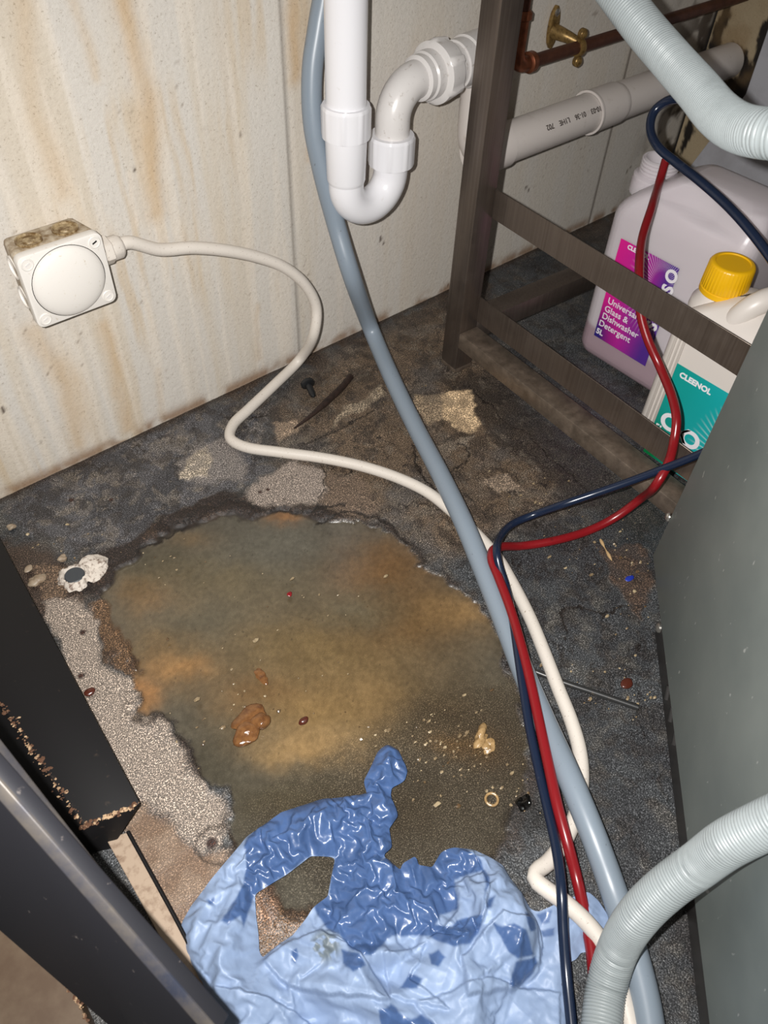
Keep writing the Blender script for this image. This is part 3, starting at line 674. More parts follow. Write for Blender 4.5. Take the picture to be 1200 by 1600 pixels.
link('elbow_ring', lathe_mesh((vx2, yC, cpz + .052), (0, 0, 1), [(0, .0095), (.002, .0120), (.008, .0120), (.011, .009)], 28), M['copper'], cp)
link('riser', lathe_mesh((vx2, yC, cpz + .05), (0, 0, 1), [(0, .0078), (.6, .0078)], 24), M['copper_dark'], cp)
clx = on_y(904, 72, OC).x
cl = thing('pipe_clip', 'brass pipe bracket with screws holding the copper pipe to the wall', 'pipe clip', (clx, yC, cpz))
link('ring', lathe_mesh((clx - .005, yC, cpz), (1, 0, 0), [(0, .0085), (0, .0105), (.003, .0118), (.007, .0118), (.010, .0105), (.010, .0085)], 32), M['brass'], cl)
for s_ in (-1, 1):
    c = Vector((clx, yC - .002, cpz + s_ * .0165))
    lg = link('lug', lathe_mesh(c + Vector((0, .003, 0)), (0, -1, 0), [(0, .006), (.001, .0068), (.006, .0068), (.007, .006)], 24), M['brass'], cl)
    link('screw', lathe_mesh(c + Vector((0, -.004, 0)), (0, -1, 0), [(0, .0046), (.0018, .0042), (.0030, .0022), (.0032, .0005)], 16), M['brass'], lg)
stem = tube_mesh(spline([Vector((clx - .001, yC + .004, cpz + .006)), Vector((clx - .008, yC + .018, cpz + .010)), Vector((clx - .012, WALL_Y - .006, cpz + .012))], .003), .0075, 16, True, lambda i: .0062 + .0003 * i)
link('stem', stem, M['brass'], cl)
bp = link('back_plate', prism_mesh([Vector((clx - .012 + .009 * math.cos(a) * (1 if abs(math.sin(a)) < .8 else .8), WALL_Y - .001, cpz + .016 + .026 * math.sin(a))) for a in [k * math.pi / 12 for k in range(24)]], (0, -.006, 0), .0015), M['brass'], cl)
link('screw', lathe_mesh((clx - .012, WALL_Y - .006, cpz + .034), (0, -1, 0), [(0, .0052), (.0015, .0048), (.0026, .003), (.0028, .0005)], 16), M['screw'], bp)

# ------------------------------------------------------------------ STEEL RACK
E1 = Vector((.0744, .9972, 0)); E2 = Vector((.9972, -.0744, 0)); EZ = Vector((0, 0, 1))
LC = Vector((.6745, .6020, 0))
rk_ = thing('steel_rack', 'stainless steel basket rack frame standing against the wall', 'rack', LC)
hw = .0152
link('leg', box_mesh(LC + EZ * .62, (E1, E2, EZ), (hw, hw, .615), .0012), M['steel'], rk_)
link('foot', box_mesh(LC + EZ * .0025, (E1, E2, EZ), (hw * 1.0, hw * 1.0, .0035), .0008), M['steel_dirty'], rk_)
RL = .475
link('leg', box_mesh(LC - E1 * (RL + hw) + EZ * .25, (E1, E2, EZ), (hw, hw, .25), .0012), M['steel'], rk_)
mid = LC - E1 * (hw + RL / 2)
link('bottom_rail', box_mesh(mid + EZ * .0545 + E2 * .0, (E1, E2, EZ), (RL / 2, hw, .0115), .001), M['steel_dirty'], rk_)
def runner(name, off, z, h):
    c = mid + E2 * off + EZ * z
    me = join([box_mesh(c, (E1, E2, EZ), (RL / 2, .0008, h / 2), .0003, 1), box_mesh(c + E2 * .010 - EZ * (h / 2 - .0008), (E1, E2, EZ), (RL / 2, .010, .0008), .0003, 1)])
    link(name, me, M['steel'], rk_)
runner('guide_rail', .0135, .2400, .036)
runner('guide_rail', .0135, .0940, .037)
bl = .30
link('cross_bar', box_mesh(LC + E2 * (hw + bl / 2) + E1 * .0 + EZ * .0585, (E2, E1, EZ), (bl / 2, hw, .0145), .001), M['steel'], rk_)

# ------------------------------------------------------------------ JUGS
def rrect(cx_, cy_, hx, hy, z, r, n=6):
    out = []
    for sx, sy, a0 in ((1, 1, 0), (-1, 1, 90), (-1, -1, 180), (1, -1, 270)):
        for k in range(n + 1):
            a = math.radians(a0 + 90 * k / n); out.append(Vector((cx_ + sx * (hx - r) + r * math.cos(a), cy_ + sy * (hy - r) + r * math.sin(a), z)))
    return out
def loft(secs):
    n = len(secs[0]); V = [v for s in secs for v in s]; F = []
    for i in range(len(secs) - 1):
        for k in range(n):
            k2 = (k + 1) % n; F.append((i * n + k, i * n + k2, (i + 1) * n + k2, (i + 1) * n + k))
    F += [tuple(range(n)), tuple((len(secs) - 1) * n + k for k in range(n))]
    return mesh(V, F)
def label_mat(name, c1, c2, c3, cu, cv, r0, r1, dark_corner=None):
    """printed gradient with a sunburst of fine lines; u, v run over the label (0..1)"""
    t = NT(name); t.set(Roughness=.4)
    uv = t.n('ShaderNodeUVMap'); s = t.n('ShaderNodeSeparateXYZ'); t.l(uv.outputs[0], s.inputs[0])
    n = t.noise(2.0, 1, .5, uv.outputs[0])
    f = t.n('ShaderNodeMath', operation='ADD'); f.inputs[1].default_value = -.25; t.l(s.outputs['X'], f.inputs[0])
    f2 = t.n('ShaderNodeMath', operation='MULTIPLY_ADD'); t.l(n.outputs['Fac'], f2.inputs[0]); f2.inputs[1].default_value = .55; t.l(f.outputs[0], f2.inputs[2])
    base = t.ramp(f2.outputs[0], [(.05, c1), (.5, c2), (.95, c3)])
    if dark_corner:
        d = t.n('ShaderNodeVectorMath', operation='DISTANCE'); t.l(uv.outputs[0], d.inputs[0]); d.inputs[1].default_value = dark_corner[0]
        base = t.mix(t.ramp(d.outputs['Value'], [(.1, W1), (dark_corner[2], B0)]), base, dark_corner[1])
    sub = t.n('ShaderNodeVectorMath', operation='SUBTRACT'); t.l(uv.outputs[0], sub.inputs[0]); sub.inputs[1].default_value = (cu, cv, 0)
    sx = t.n('ShaderNodeSeparateXYZ'); t.l(sub.outputs[0], sx.inputs[0])
    an = t.n('ShaderNodeMath', operation='ARCTAN2'); t.l(sx.outputs['Y'], an.inputs[0]); t.l(sx.outputs['X'], an.inputs[1])
    m1 = t.n('ShaderNodeMath', operation='MULTIPLY'); m1.inputs[1].default_value = 60; t.l(an.outputs[0], m1.inputs[0])
    si = t.n('ShaderNodeMath', operation='SINE'); t.l(m1.outputs[0], si.inputs[0])
    le = t.n('ShaderNodeVectorMath', operation='LENGTH'); t.l(sub.outputs[0], le.inputs[0])
    bd = t.ramp(le.outputs['Value'], [(r0, B0), (r0 + .06, (.8,) * 3 + (1,)), (r1 - .15, (.5,) * 3 + (1,)), (r1, B0)])
    st_ = t.ramp(si.outputs[0], [(.35, B0), (.75, W1)])
    fac = t.mix(1.0, bd, st_, 'MULTIPLY')
    t.l(t.mix(fac, base, t.mix(.45, base, W1)), t.b.inputs['Base Color'])
    return t.m
M['pink_label'] = label_mat('magenta_label_print', L(222, 30, 140), L(170, 40, 150), L(84, 46, 140), .80, .78, .12, .55, ((0, 0, 0), L(46, 34, 120), .42))
M['teal_label'] = label_mat('teal_label_print', L(16, 150, 140), L(22, 164, 164), L(40, 176, 178), 1.05, .42, .12, .62, ((0, 0, 0), L(10, 112, 60), .55))
def label_patch(name, p, ex, ey, w, h, mat, parent, bow=0.0):
    ex = Vector(ex).normalized(); ey = Vector(ey).normalized(); nz = ex.cross(ey)
    V = []; F = []; uvs = []; N = 12
    for j in range(2):
        for i in range(N + 1):
            V.append(Vector(p) + ex * (w * i / N) + ey * (h * j) + nz * (.0006 - bow * (2 * i / N - 1) ** 2)); uvs.append((i / N, j))
    for i in range(N): F.append((i, i + 1, N + 1 + i + 1, N + 1 + i))
    me = bpy.data.meshes.new('m'); me.from_pydata([tuple(v) for v in V], [], F)
    ul = me.uv_layers.new(name='UVMap')
    for l_ in me.loops: ul.data[l_.index].uv = uvs[l_.vertex_index]
    bm = bmesh.new(); bm.from_mesh(me)
    r_ = bmesh.ops.solidify(bm, geom=bm.faces[:], thickness=-.0003) if False else None
    bm.to_mesh(me); bm.free()
    return link(name, me, mat, parent)

def jug_body(xf, dep, yl, yr, zsh, ztop, yneck, rc=.026):
    """body of a jerry can: face at x = xf, wall-side edge yl, near edge yr"""
    secs = []; hx = dep / 2; cx_ = xf + hx
    def sec(z, a, b, h, r): secs.append(rrect(cx_, (a + b) / 2, h, (a - b) / 2, z, r, 7))
    sec(.0005, yl - .012, yr + .012, hx - .012, .014); sec(.004, yl - .004, yr + .004, hx - .004, rc - .004); sec(.014, yl, yr, hx, rc)
    for k in range(1, 9):
        z = .014 + (zsh - .014) * k / 8; sec(z, yl, yr, hx, rc)
    for k in range(1, 11):
        s_ = k / 10; z = zsh + (ztop - zsh) * (s_ ** .85)
        a = yl - (yl - yneck) * (s_ ** 1.35) * 1.0
        b = yr + .016 * s_ ** 4
        h = hx - .030 * s_ ** 2.2 - (.010 if k == 10 else 0)
        if k == 10: a -= .004; b += .008
        sec(z, a, b, h, max(.012, rc - .012 * s_))
    me = loft(secs); return me, cx_
# --- tall translucent jug, face towards the rack
xf = .838
yl, yr = .527, .333
jug = thing('detergent_jug', 'tall translucent plastic jug with a magenta label and no cap', 'jug', (xf + .06, (yl + yr) / 2, 0))
me, jcx = jug_body(xf, .125, yl, yr, .205, .272, .455)
bm = bmesh.new(); bm.from_mesh(me); bmesh.ops.subdivide_edges(bm, edges=bm.edges[:], cuts=2, use_grid_fill=True)
ga_, gb_ = on_x(1073, 312, xf + .012), on_x(1135, 350, xf + .012)
for v in bm.verts:
    if v.co.x < jcx:
        d = pdist(np.array([v.co.y]), np.array([v.co.z]), [(ga_.y, ga_.z), (gb_.y, gb_.z)])[0]
        v.co.x += .010 * float(1 - sstep(.010, .017, np.array(d)))
bm.to_mesh(me); bm.free()
link('body', me, M['jug'], jug, ang=50)
ny = on_x(1030, 262, jcx).y; nzb = on_x(1022, 272, jcx).z; nzt = on_x(1020, 240, jcx).z
nk = link('neck', lathe_mesh((jcx, ny, nzb - .022), (0, 0, 1), [(0, .029), (.016, .029), (.018, .0285), (.022, .0285), (.024, .0235)] + [(.026 + .0045 * k + o, .0222 + w_) for k in range(4) for o, w_ in ((0, 0), (.0012, .0012), (.0024, .0012), (.0036, 0))] + [(nzt - nzb + .020, .0205), (nzt - nzb + .022, .019), (nzt - nzb + .018, .017), (.03, .016)], 36), M['jug'], jug)
ta, tb_, tc = on_x(971, 372, xf - .0008), on_x(1068, 431, xf - .0008), on_x(920, 518, xf - .0008)
LH = ta.z - tc.z; LW = abs(ta.y - on_x(1008, 573, xf - .0008).y)
lbl = label_patch('label', Vector((xf - .0008, ta.y, tc.z)), (0, -1, 0), (0, 0, 1), LW, LH, M['pink_label'], jug)
tx = xf - .0016
def jt(name, body, size, px, py, bold=.0, ex=(0, -1, 0), ey=(0, 0, 1), par=lbl, X=tx):
    p = on_x(px, py, X); link(name, text_mesh(body, size, p, ex, ey, bold), M['white_text'], par, smooth=False)
for s_, px, py in (('Universal', 949, 473), ('Glass &', 944, 485), ('Dishwasher', 940, 496), ('Detergent', 935, 507)):
    jt('label_text', s_, .0128, px, py, .0001)
jt('size_text', '5L', .0115, 931, 519, .0003)
jt('maker_name', 'CLEENOL', .0078, 980, 388, .0003)
for ch, px, py in (('O', 1049, 432), ('S', 1043, 452), ('S', 1018, 509)):
    p = on_x(px, py, tx); me = text_mesh(ch, .0215, p, (0, 0, 1), (0, 1, 0), .0009)
    vs = [v.co.copy() for v in me.vertices]; mid_ = Vector([(max(v[i] for v in vs) + min(v[i] for v in vs)) / 2 for i in range(3)])
    me.transform(Matrix.Translation(p - mid_)); link('large_letter', me, M['white_text'], lbl, smooth=False)
# --- white jug with yellow cap
xf2 = .742; yl2, yr2 = .350, .165
j2 = thing('cleaner_jug', 'white plastic jug with yellow screw cap and teal label', 'jug', (xf2 + .06, .26, 0))
me, j2x = jug_body(xf2, .094, yl2, yr2, .182, .226, .300, .014)
link('body', me, M['hdpe'], j2, ang=50)
for k, w_ in ((0, .003), (1, .0022), (2, .003)):
    link('level_strip', box_mesh((xf2 - .0004, yl2 - .013 - k * .0055, .100), ((1, 0, 0), (0, 1, 0), (0, 0, 1)), (.0012, w_ * .5, .085), .0004), M['hdpe_clear'], j2)
cb = on_x(1131, 448, j2x); ct = on_x(1145, 412, j2x)
yc2, zc2 = cb.y, cb.z - .006
link('neck', lathe_mesh((j2x, yc2, zc2 - .022), (0, 0, 1), [(0, .030), (.010, .029), (.018, .024), (.026, .022)], 32), M['hdpe'], j2)
CH = .036
cap = link('screw_cap', lathe_mesh((j2x, yc2, zc2), (0, 0, 1), [(0, .0245), (.001, .0255), (.006, .0255), (.007, .0245), (.008, .0250), (CH - .003, .0240), (CH - .001, .0232), (CH, .0215), (CH, .019), (CH - .0012, .018), (CH - .0012, .001)], 120, lambda a, i: 1 + (.022 if i in (4, 5) and math.cos(40 * a) > .35 else 0)), M['yellow'], j2, ang=35)
hpts = [on_x(1118, 535, xf2 + .022), on_x(1138, 512, xf2 + .020), on_x(1160, 490, xf2 + .022), on_x(1185, 474, xf2 + .030), on_x(1212, 466, xf2 + .045), on_x(1240, 480, xf2 + .06)]
link('handle', tube_mesh(spline(hpts, .005), .0125, 20), M['hdpe'], j2, ang=60)
a_, b_2, c_ = on_x(1059, 567, xf2 - .001), on_x(1134, 618, xf2 - .001), on_x(1030, 640, xf2 - .001)
lw, lh = .105, .140
l2 = label_patch('label', Vector((xf2 - .001, a_.y, a_.z - lh)), (0, -1, 0), (0, 0, 1), lw, lh, M['teal_label'], j2)
jt('maker_name', 'CLEENOL', .0098, 1061, 588, .0004, par=l2, X=xf2 - .0018)
for ch, px, py in (('O', 1029, 662), ('X', 1047, 679), ('O', 1059, 688)):
    jt('large_letter', ch, .032, px, py, .0 if ch == 'X' else .0012, par=l2, X=xf2 - .0018)
jt('size_text', '5L', .012, 1022, 668, .0003, par=l2, X=xf2 - .0018)
# --- a third jug, only its shoulder shows past the yellow cap
j3 = thing('spare_jug', 'plain white jug half hidden behind the yellow-capped jug at the right', 'jug', (.97, .25, 0))
me, _ = jug_body(.900, .125, .318, .140, .190, .250, .28)
link('body', me, M['hdpe'], j3, ang=50)
link('neck', lathe_mesh((.9625, .262, .235), (0, 0, 1), [(0, .028), (.012, .026), (.03, .022), (.034, .020)], 32), M['hdpe'], j3)

# grey sheet behind the jugs
poly = [on_x(px, py, 1.335) for px, py in ((1072, 268), (1107, 222), (1165, 147), (1200, 45), (1260, -130))]
poly += [Vector((1.335, -.05, poly[-1].z)), Vector((1.335, -.05, .0)), Vector((1.335, poly[0].y, .0))]
tag(link('metal_sheet', prism_mesh(poly, (.012, 0, 0), .001), M['grey_sheet'], smooth=False), 'grey metal sheet leaning on the mouldy right wall behind the jugs', 'metal sheet')

# ------------------------------------------------------------------ APPLIANCE
ap = thing('appliance', 'grey steel-sided kitchen appliance with a dark louvred plinth at the right', 'appliance', (PC.x, PC.y, 0))
IN = -PN; LEN = .78; HT = .80; DEP = .46
P0 = Vector((PC.x, PC.y, 0))
def apbox(a0, a1, d0, d1, z0, z1, bev): 
    return box_mesh(P0 - PD * ((a0 + a1) / 2) + IN * ((d0 + d1) / 2) + EZ * ((z0 + z1) / 2), (PD, IN, EZ), ((a1 - a0) / 2, (d1 - d0) / 2, (z1 - z0) / 2), bev)
link('side_panel', apbox(0, LEN, 0, .0015, PC.z, PC.z + HT, .0004), M['panel'], ap)
link('cabinet_body', apbox(.004, LEN, .002, DEP, PC.z + .004, PC.z + HT - .004, .002), M['plinth'], ap)
pl = [P0 - PD * .062 + IN * .006, P0 - PD * LEN + IN * .006]
pl_o = link('plinth', apbox(.066, LEN, .008, DEP - .02, .0, PC.z + .006, .003), M['plinth'], ap)
def on_pl2(px, py): return on_pl(px, py, P0 + IN * .0078, PN)
link('screw', lathe_mesh(on_pl2(1031, 981), PN, [(0, .0055), (.002, .0052), (.0038, .003), (.004, .0005)], 20), M['screw'], pl_o)
for px, py in ((1044, 1082), (1050, 1116), (1056, 1152)):
    c = on_pl2(px, py); dv = (PD * .6 + EZ * .8).normalized()
    lo = link('louvre', tube_mesh([c - dv * .007, c - dv * .003, c + dv * .003, c + dv * .007], .0030, 12), M['plinth'], pl_o)
    link('slot', tube_mesh([c - dv * .006 + PN * .0018, c + dv * .006 + PN * .0018], .0016, 8), M['dark'], lo)
q = P0 + EZ * (on_pl(1043, 803, P0, PN).z)
link('screw', lathe_mesh(on_pl(1044, 803, P0, PN) - PD * .004, PN, [(0, .0050), (.0016, .0046), (.003, .0028), (.0032, .0005)], 20), M['screw'], ap)

# ------------------------------------------------------------------ BLACK METALWORK AT LEFT
# black box beam on the floor, its cut end towards the camera
ZT = .035
tA, tB = on_z(220, 1255, ZT), on_z(130, 1291, ZT)            # top corners of the cut end
bA, bB = on_z(176, 1326, .0006), on_z(108, 1343, .0006)      # lower corners, set back
dA = (on_z(5, 850, ZT) - tA).normalized()
dB = (on_z(10, 1112, ZT) - tB).normalized()
LA = (.735 - tA.y) / dA.y; LB = (.735 - tB.y) / dB.y
bk_ = thing('black_beam', 'black metal box beam on the floor at the left with a rusty cut end', 'metal beam', (tA.x, tA.y, 0))
me = mesh([tA, tB, bB, bA, tA + dA * LA, tB + dB * LB, bB + dB * LB, bA + dA * LA], [(0, 1, 2, 3), (4, 7, 6, 5), (0, 4, 5, 1), (1, 5, 6, 2), (2, 6, 7, 3), (3, 7, 4, 0)])
bevel_me(me, .0012, 2); link('beam', me, M['black_metal'], bk_)
def crust(a, b, nn, w_, seed, big=.72):
    rs = np.random.RandomState(seed); ms_ = []
    for k in range(nn):
        f_ = rs.rand(); r_ = (.0004 + .0013 * rs.rand() ** 3) * big
        c = a.lerp(b, f_) + Vector((rs.randn(), rs.randn(), 0)) * w_
        ms_.append(blob_mesh(c, (r_ * (1 + rs.rand()), r_ * (.8 + rs.rand()), r_ * .4), rs.randint(9999), rough=.5, sub=2))
    return join(ms_)
link('rust_crust', crust(tA.lerp(tB, .06) + EZ * .0001, tB + EZ * .0001, 120, .0010, 3), M['rust'], bk_)
link('rust_crust', crust(tB + EZ * .0001, tB + dB * .16 + EZ * .0001, 160, .0016, 5), M['rust'], bk_)

# black bar close to the camera
A_ = at(-60, 1065, .40); B_ = at(372, 1640, .43)
bd_ = (B_ - A_).normalized(); up_ = (DOWN * -1 - bd_ * bd_.dot(DOWN * -1)); sd_ = bd_.cross(FWD).normalized()
if sd_.dot(RIGHT) < 0: sd_ = -sd_
bb = thing('black_bar', 'scuffed black door edge slanting across the bottom left corner, closest to us', 'metal bar', A_)
C0, C1 = at(-70, 1390, .47), at(235, 1660, .50)
# a solid slab: right edge painted paler as if catching light, dark face below it
e_in = FWD * .012
def slab(pa, pb, pc, pd_, th):
    n_ = (pb - pa).cross(pd_ - pa).normalized()
    if n_.dot(CAM - pa) < 0: n_ = -n_
    return prism_mesh([pa, pb, pc, pd_], -n_ * th, .0012)
link('face', slab(at(-60, 1150, .405), at(345, 1612, .435), at(235, 1660, .50), at(-70, 1395, .47), .010), M['black_bar'], bb)
link('lit_edge', slab(at(-60, 1075, .425), at(352, 1604, .445), at(345, 1614, .434), at(-60, 1152, .404), .008), M['bar_edge'], bb)

# tan flat bar on the floor, leading out from under the black panel
q = [on_z(px, py, .008) for px, py in ((200, 1300), (282, 1450), (360, 1605), (330, 1620), (245, 1455), (165, 1310))]
fb_ = thing('flat_bar', 'long tan-coloured metal strip on the floor beside the blue bag', 'metal strip', (q[0].x, q[0].y, 0))
link('strip', prism_mesh(q, (0, 0, -.0075), .0008), M['tan_bar'], fb_, smooth=False)
link('dark_lip', tube_mesh(spline([q[0] + EZ * .001, q[1] + EZ * .001, q[2] + EZ * .001], .01), .0016, 10), M['black_metal'], fb_)

# brown stained sheet low in the corner
q = [on_z(px, py, .030) for px, py in ((98, 1512), (140, 1602), (160, 1700), (-120, 1700), (-140, 1380), (20, 1420))]
bs = thing('brown_sheet', 'brown stained metal sheet in the bottom left corner', 'metal sheet', (q[0].x, q[0].y, 0))
link('sheet', prism_mesh(q, (0, 0, -.029), .001), M['brown_sheet'], bs, smooth=False)
link('rust_edge', crust(q[0] + EZ * .0006, q[1] + EZ * .0006, 60, .0008, 8), M['rust'], bs)

# ------------------------------------------------------------------ BLUE PLASTIC BAG
BAG = [(283, 1445), (300, 1415), (330, 1375), (372, 1325), (386, 1308), (402, 1297), (440, 1270), (500, 1250), (560, 1243), (573, 1240), (568, 1222), (580, 1198), (590, 1175), (604, 1163), (622, 1172), (637, 1205), (632, 1222), (612, 1232), (610, 1245), (620, 1268), (622, 1276), (608, 1295), (613, 1325), (590, 1345), (605, 1341), (626, 1362), (627, 1351), (652, 1337), (653, 1352), (675, 1356), (690, 1331), (708, 1325), (740, 1328), (764, 1339), (785, 1353), (799, 1377), (816, 1398), (830, 1424), (842, 1425), (880, 1408), (918, 1393), (935, 1409), (953, 1437), (935, 1462), (921, 1488), (907, 1489), (900, 1500), (892, 1503), (884, 1520), (876, 1538), (881, 1549), (885, 1601), (888, 1720), (380, 1720), (360, 1640), (345, 1592), (320, 1550), (300, 1510), (285, 1470)]
HOLE = [(398, 1397), (445, 1368), (486, 1337), (524, 1339), (518, 1368), (512, 1400), (489, 1417), (480, 1432), (457, 1461), (433, 1476), (410, 1496), (405, 1488), (404, 1461), (400, 1430)]
# the sheet is laid out flat in its outline, then grown like cloth so that it buckles into creases on the floor
bag_poly = fl2(BAG, .004); hole_poly = fl2(HOLE, .006)
bst = .0032
ga_x = np.arange(min(p[0] for p in bag_poly), max(p[0] for p in bag_poly), bst); ga_y = np.arange(min(p[1] for p in bag_poly), max(p[1] for p in bag_poly), bst)
SX, SY = np.meshgrid(ga_x, ga_y, indexing='ij'); SX = SX + (np.arange(len(ga_y)) % 2)[None, :] * bst / 2
ins = np.maximum(sdist(SX, SY, bag_poly), -sdist(SX, SY, hole_poly)) < bst * .15
num = -np.ones(SX.shape, int); num[ins] = np.arange(ins.sum())
SP = np.stack([SX[ins], SY[ins]], 1); tris = []
for i in range(len(ga_x) - 1):
    for j in range(len(ga_y) - 1):
        q = (num[i, j], num[i + 1, j], num[i + 1, j + 1], num[i, j + 1])
        for tr in (((0, 1, 3), (1, 2, 3)) if j % 2 == 0 else ((0, 1, 2), (0, 2, 3))):
            f = tuple(int(q[k]) for k in tr)
            if min(f) >= 0: tris.append(f)
used = np.unique(np.array(tris)); new_no = -np.ones(len(SP), int); new_no[used] = np.arange(len(used))
SP = SP[used]; tris = [tuple(int(new_no[k]) for k in f) for f in tris]
seen = {}
for f in tris:
    for a, b in ((f[0], f[1]), (f[1], f[2]), (f[2], f[0])):
        e = (min(a, b), max(a, b)); seen[e] = seen.get(e, 0) + 1
rim = set(v for e, c in seen.items() if c == 1 for v in e)
def nearest(p):
    best = (9, p)
    for poly in (bag_poly, hole_poly):
        for a, b in zip(poly, poly[1:] + poly[:1]):
            a = np.array(a); e = np.array(b) - a; t_ = np.clip((p - a) @ e / (e @ e + 1e-12), 0, 1); q = a + t_ * e
            d = np.linalg.norm(p - q)
            if d < best[0]: best = (d, q)
    return best
for v in rim:
    d, q = nearest(SP[v])
    if d < bst * 1.5: SP[v] = q
sx_, sy_ = SP[:, 0], SP[:, 1]
flat = sdist(sx_, sy_, fl2([(830, 1424), (842, 1425), (880, 1400), (930, 1385), (970, 1440), (900, 1510), (900, 1740), (700, 1740), (780, 1560), (838, 1520), (845, 1480)], .004)) < 0
dark = 1 - np.clip((sdist(sx_, sy_, fl2([(380, 1320), (560, 1235), (640, 1160), (640, 1300), (760, 1340), (760, 1460), (690, 1475), (580, 1495), (480, 1420), (390, 1420)], .01)) + .006) / .012, 0, 1)
din = np.clip(-np.maximum(sdist(sx_, sy_, bag_poly), -sdist(sx_, sy_, hole_poly)), 0, 1)
sz_ = .0035 + .003 * fbm(sx_, sy_, 60, 5, 3) + .0006 * np.random.RandomState(4).rand(len(SP))
for px, py, r_, a_ in ((785, 1420, .03, .020), (330, 1470, .03, .012), (360, 1560, .04, .016), (600, 1540, .05, .012), (500, 1290, .03, .006), (605, 1220, .015, .006)):
    o = on_z(px, py, .02); sz_ = sz_ + a_ * np.exp(-((sx_ - o.x) ** 2 + (sy_ - o.y) ** 2) / r_ ** 2) * (1 - np.exp(-din / .01)) * (~flat)
me = bpy.data.meshes.new('m'); me.from_pydata([(float(a), float(b), float(c)) for a, b, c in zip(sx_, sy_, sz_)], [], tris); me.update()
tmp = bpy.data.objects.new('sheet', me); COL.objects.link(tmp)
g_pin, g_grow, g_stiff = (tmp.vertex_groups.new(name=k) for k in ('pin', 'grow', 'stiff'))
for v in range(len(SP)):
    if v in rim: g_pin.add([v], 1.0, 'REPLACE')
    g_grow.add([v], 1 - (.04 if flat[v] else .30 + .55 * float(dark[v])), 'REPLACE'); g_stiff.add([v], 1 - float(dark[v]), 'REPLACE')
me = bpy.data.meshes.new('m'); me.from_pydata([(-2, -2, 0), (2, -2, 0), (2, 2, 0), (-2, 2, 0)], [], [(0, 1, 2, 3)])
ground = bpy.data.objects.new('ground', me); COL.objects.link(ground); ground.modifiers.new('c', 'COLLISION'); ground.collision.thickness_outer = .001; ground.collision.cloth_friction = 20
cm = tmp.modifiers.new('c', 'CLOTH'); st_ = cm.settings
st_.quality = 10; st_.mass = .02; st_.tension_stiffness = st_.compression_stiffness = 25; st_.shear_stiffness = 8
st_.bending_stiffness = .02; st_.bending_stiffness_max = 1.2
st_.tension_damping = st_.compression_damping = st_.shear_damping = 8; st_.bending_damping = .5; st_.air_damping = 4
st_.vertex_group_mass = 'pin'; st_.vertex_group_shrink = 'grow'; st_.vertex_group_bending = 'stiff'; st_.pin_stiffness = 1
st_.shrink_min = -.34; st_.shrink_max = 0
cs = cm.collision_settings; cs.distance_min = .001; cs.use_self_collision = True; cs.self_distance_min = .0016; cs.collision_quality = 3; cs.self_friction = 5
cm.point_cache.frame_start = 1; cm.point_cache.frame_end = 40
for k in range(1, 37): SC.frame_set(k)
sm_ = tmp.modifiers.new('s', 'SUBSURF'); sm_.levels = sm_.render_levels = 2
dg = bpy.context.evaluated_depsgraph_get(); dg.update()
bag_me = bpy.data.meshes.new_from_object(tmp.evaluated_get(dg)); bpy.data.objects.remove(tmp); bpy.data.objects.remove(ground); SC.frame_set(1)
nb_ = len(bag_me.vertices); co = np.empty(nb_ * 3); bag_me.vertices.foreach_get('co', co); co = co.reshape(-1, 3)
BX, BY = co[:, 0].copy(), co[:, 1].copy(); BZ = co[:, 2].copy()
jx = (fbm(BX, BY, 90, 201, 3) - .5) * .004; jy = (fbm(BX, BY, 90, 207, 3) - .5) * .004
bag_poly = fl2(BAG, .004); hole_poly = fl2(HOLE, .006)
din = np.clip(-np.maximum(sdist(BX, BY, bag_poly), -sdist(BX, BY, hole_poly)), 0, 1)
def fold(h, w, side_pts):
    """a layer of the sheet lying over the rest: it ends in a step along its edge"""
    d = sdist(BX + jx, BY + jy, fl2(side_pts, .02)); return h * (1 - sstep(-.0014, .0014, d)) * np.exp(-np.clip(-d, 0, 1) / w) * (1 - np.exp(-din / .006))
BZ += fold(.006, .030, [(410, 1496), (457, 1461), (500, 1450), (540, 1470), (585, 1520), (608, 1568), (540, 1560), (450, 1540)])
BZ += fold(.005, .025, [(715, 1372), (756, 1358), (762, 1400), (752, 1445), (730, 1470), (690, 1450), (716, 1420)])
BZ += fold(.006, .050, [(290, 1490), (330, 1540), (420, 1560), (480, 1590), (500, 1640), (350, 1660), (280, 1560)])
BZ += fold(.005, .030, [(720, 1500), (780, 1430), (840, 1440), (848, 1500), (800, 1545), (730, 1560)])
BZ += fold(.004, .020, [(600, 1490), (668, 1470), (640, 1530), (700, 1580), (610, 1560)])
BZ += fold(.004, .030, [(650, 1570), (760, 1530), (880, 1545), (880, 1620), (700, 1640)])
rs = np.random.RandomState(91)
lightm = (1 - np.exp(-din / .012)) * (1 - sstep(-.004, .006, -sdist(BX, BY, fl2([(380, 1320), (560, 1235), (640, 1160), (640, 1300), (760, 1340), (760, 1460), (690, 1475), (580, 1495), (480, 1420), (390, 1420)], .01))))
for k in range(14):          # long flat facets with sharp ridges in the dry part
    th = rs.rand() * math.pi; lam = .028 + .040 * rs.rand()
    u = (BX + (vnoise(BX, BY, 18, 700 + k) - .5) * .02) * math.cos(th) + (BY + (vnoise(BX, BY, 18, 750 + k) - .5) * .02) * math.sin(th)
    BZ += (np.abs(((u / lam + rs.rand()) % 1) * 2 - 1) - .3) * sstep(.48, .75, vnoise(BX + .01 * k, BY, 15, 800 + k)) * lam * .13 * lightm
BZ = np.maximum(BZ, .0008); co[:, 2] = BZ; bag_me.vertices.foreach_set('co', co.ravel().astype(np.float32)); bag_me.update()
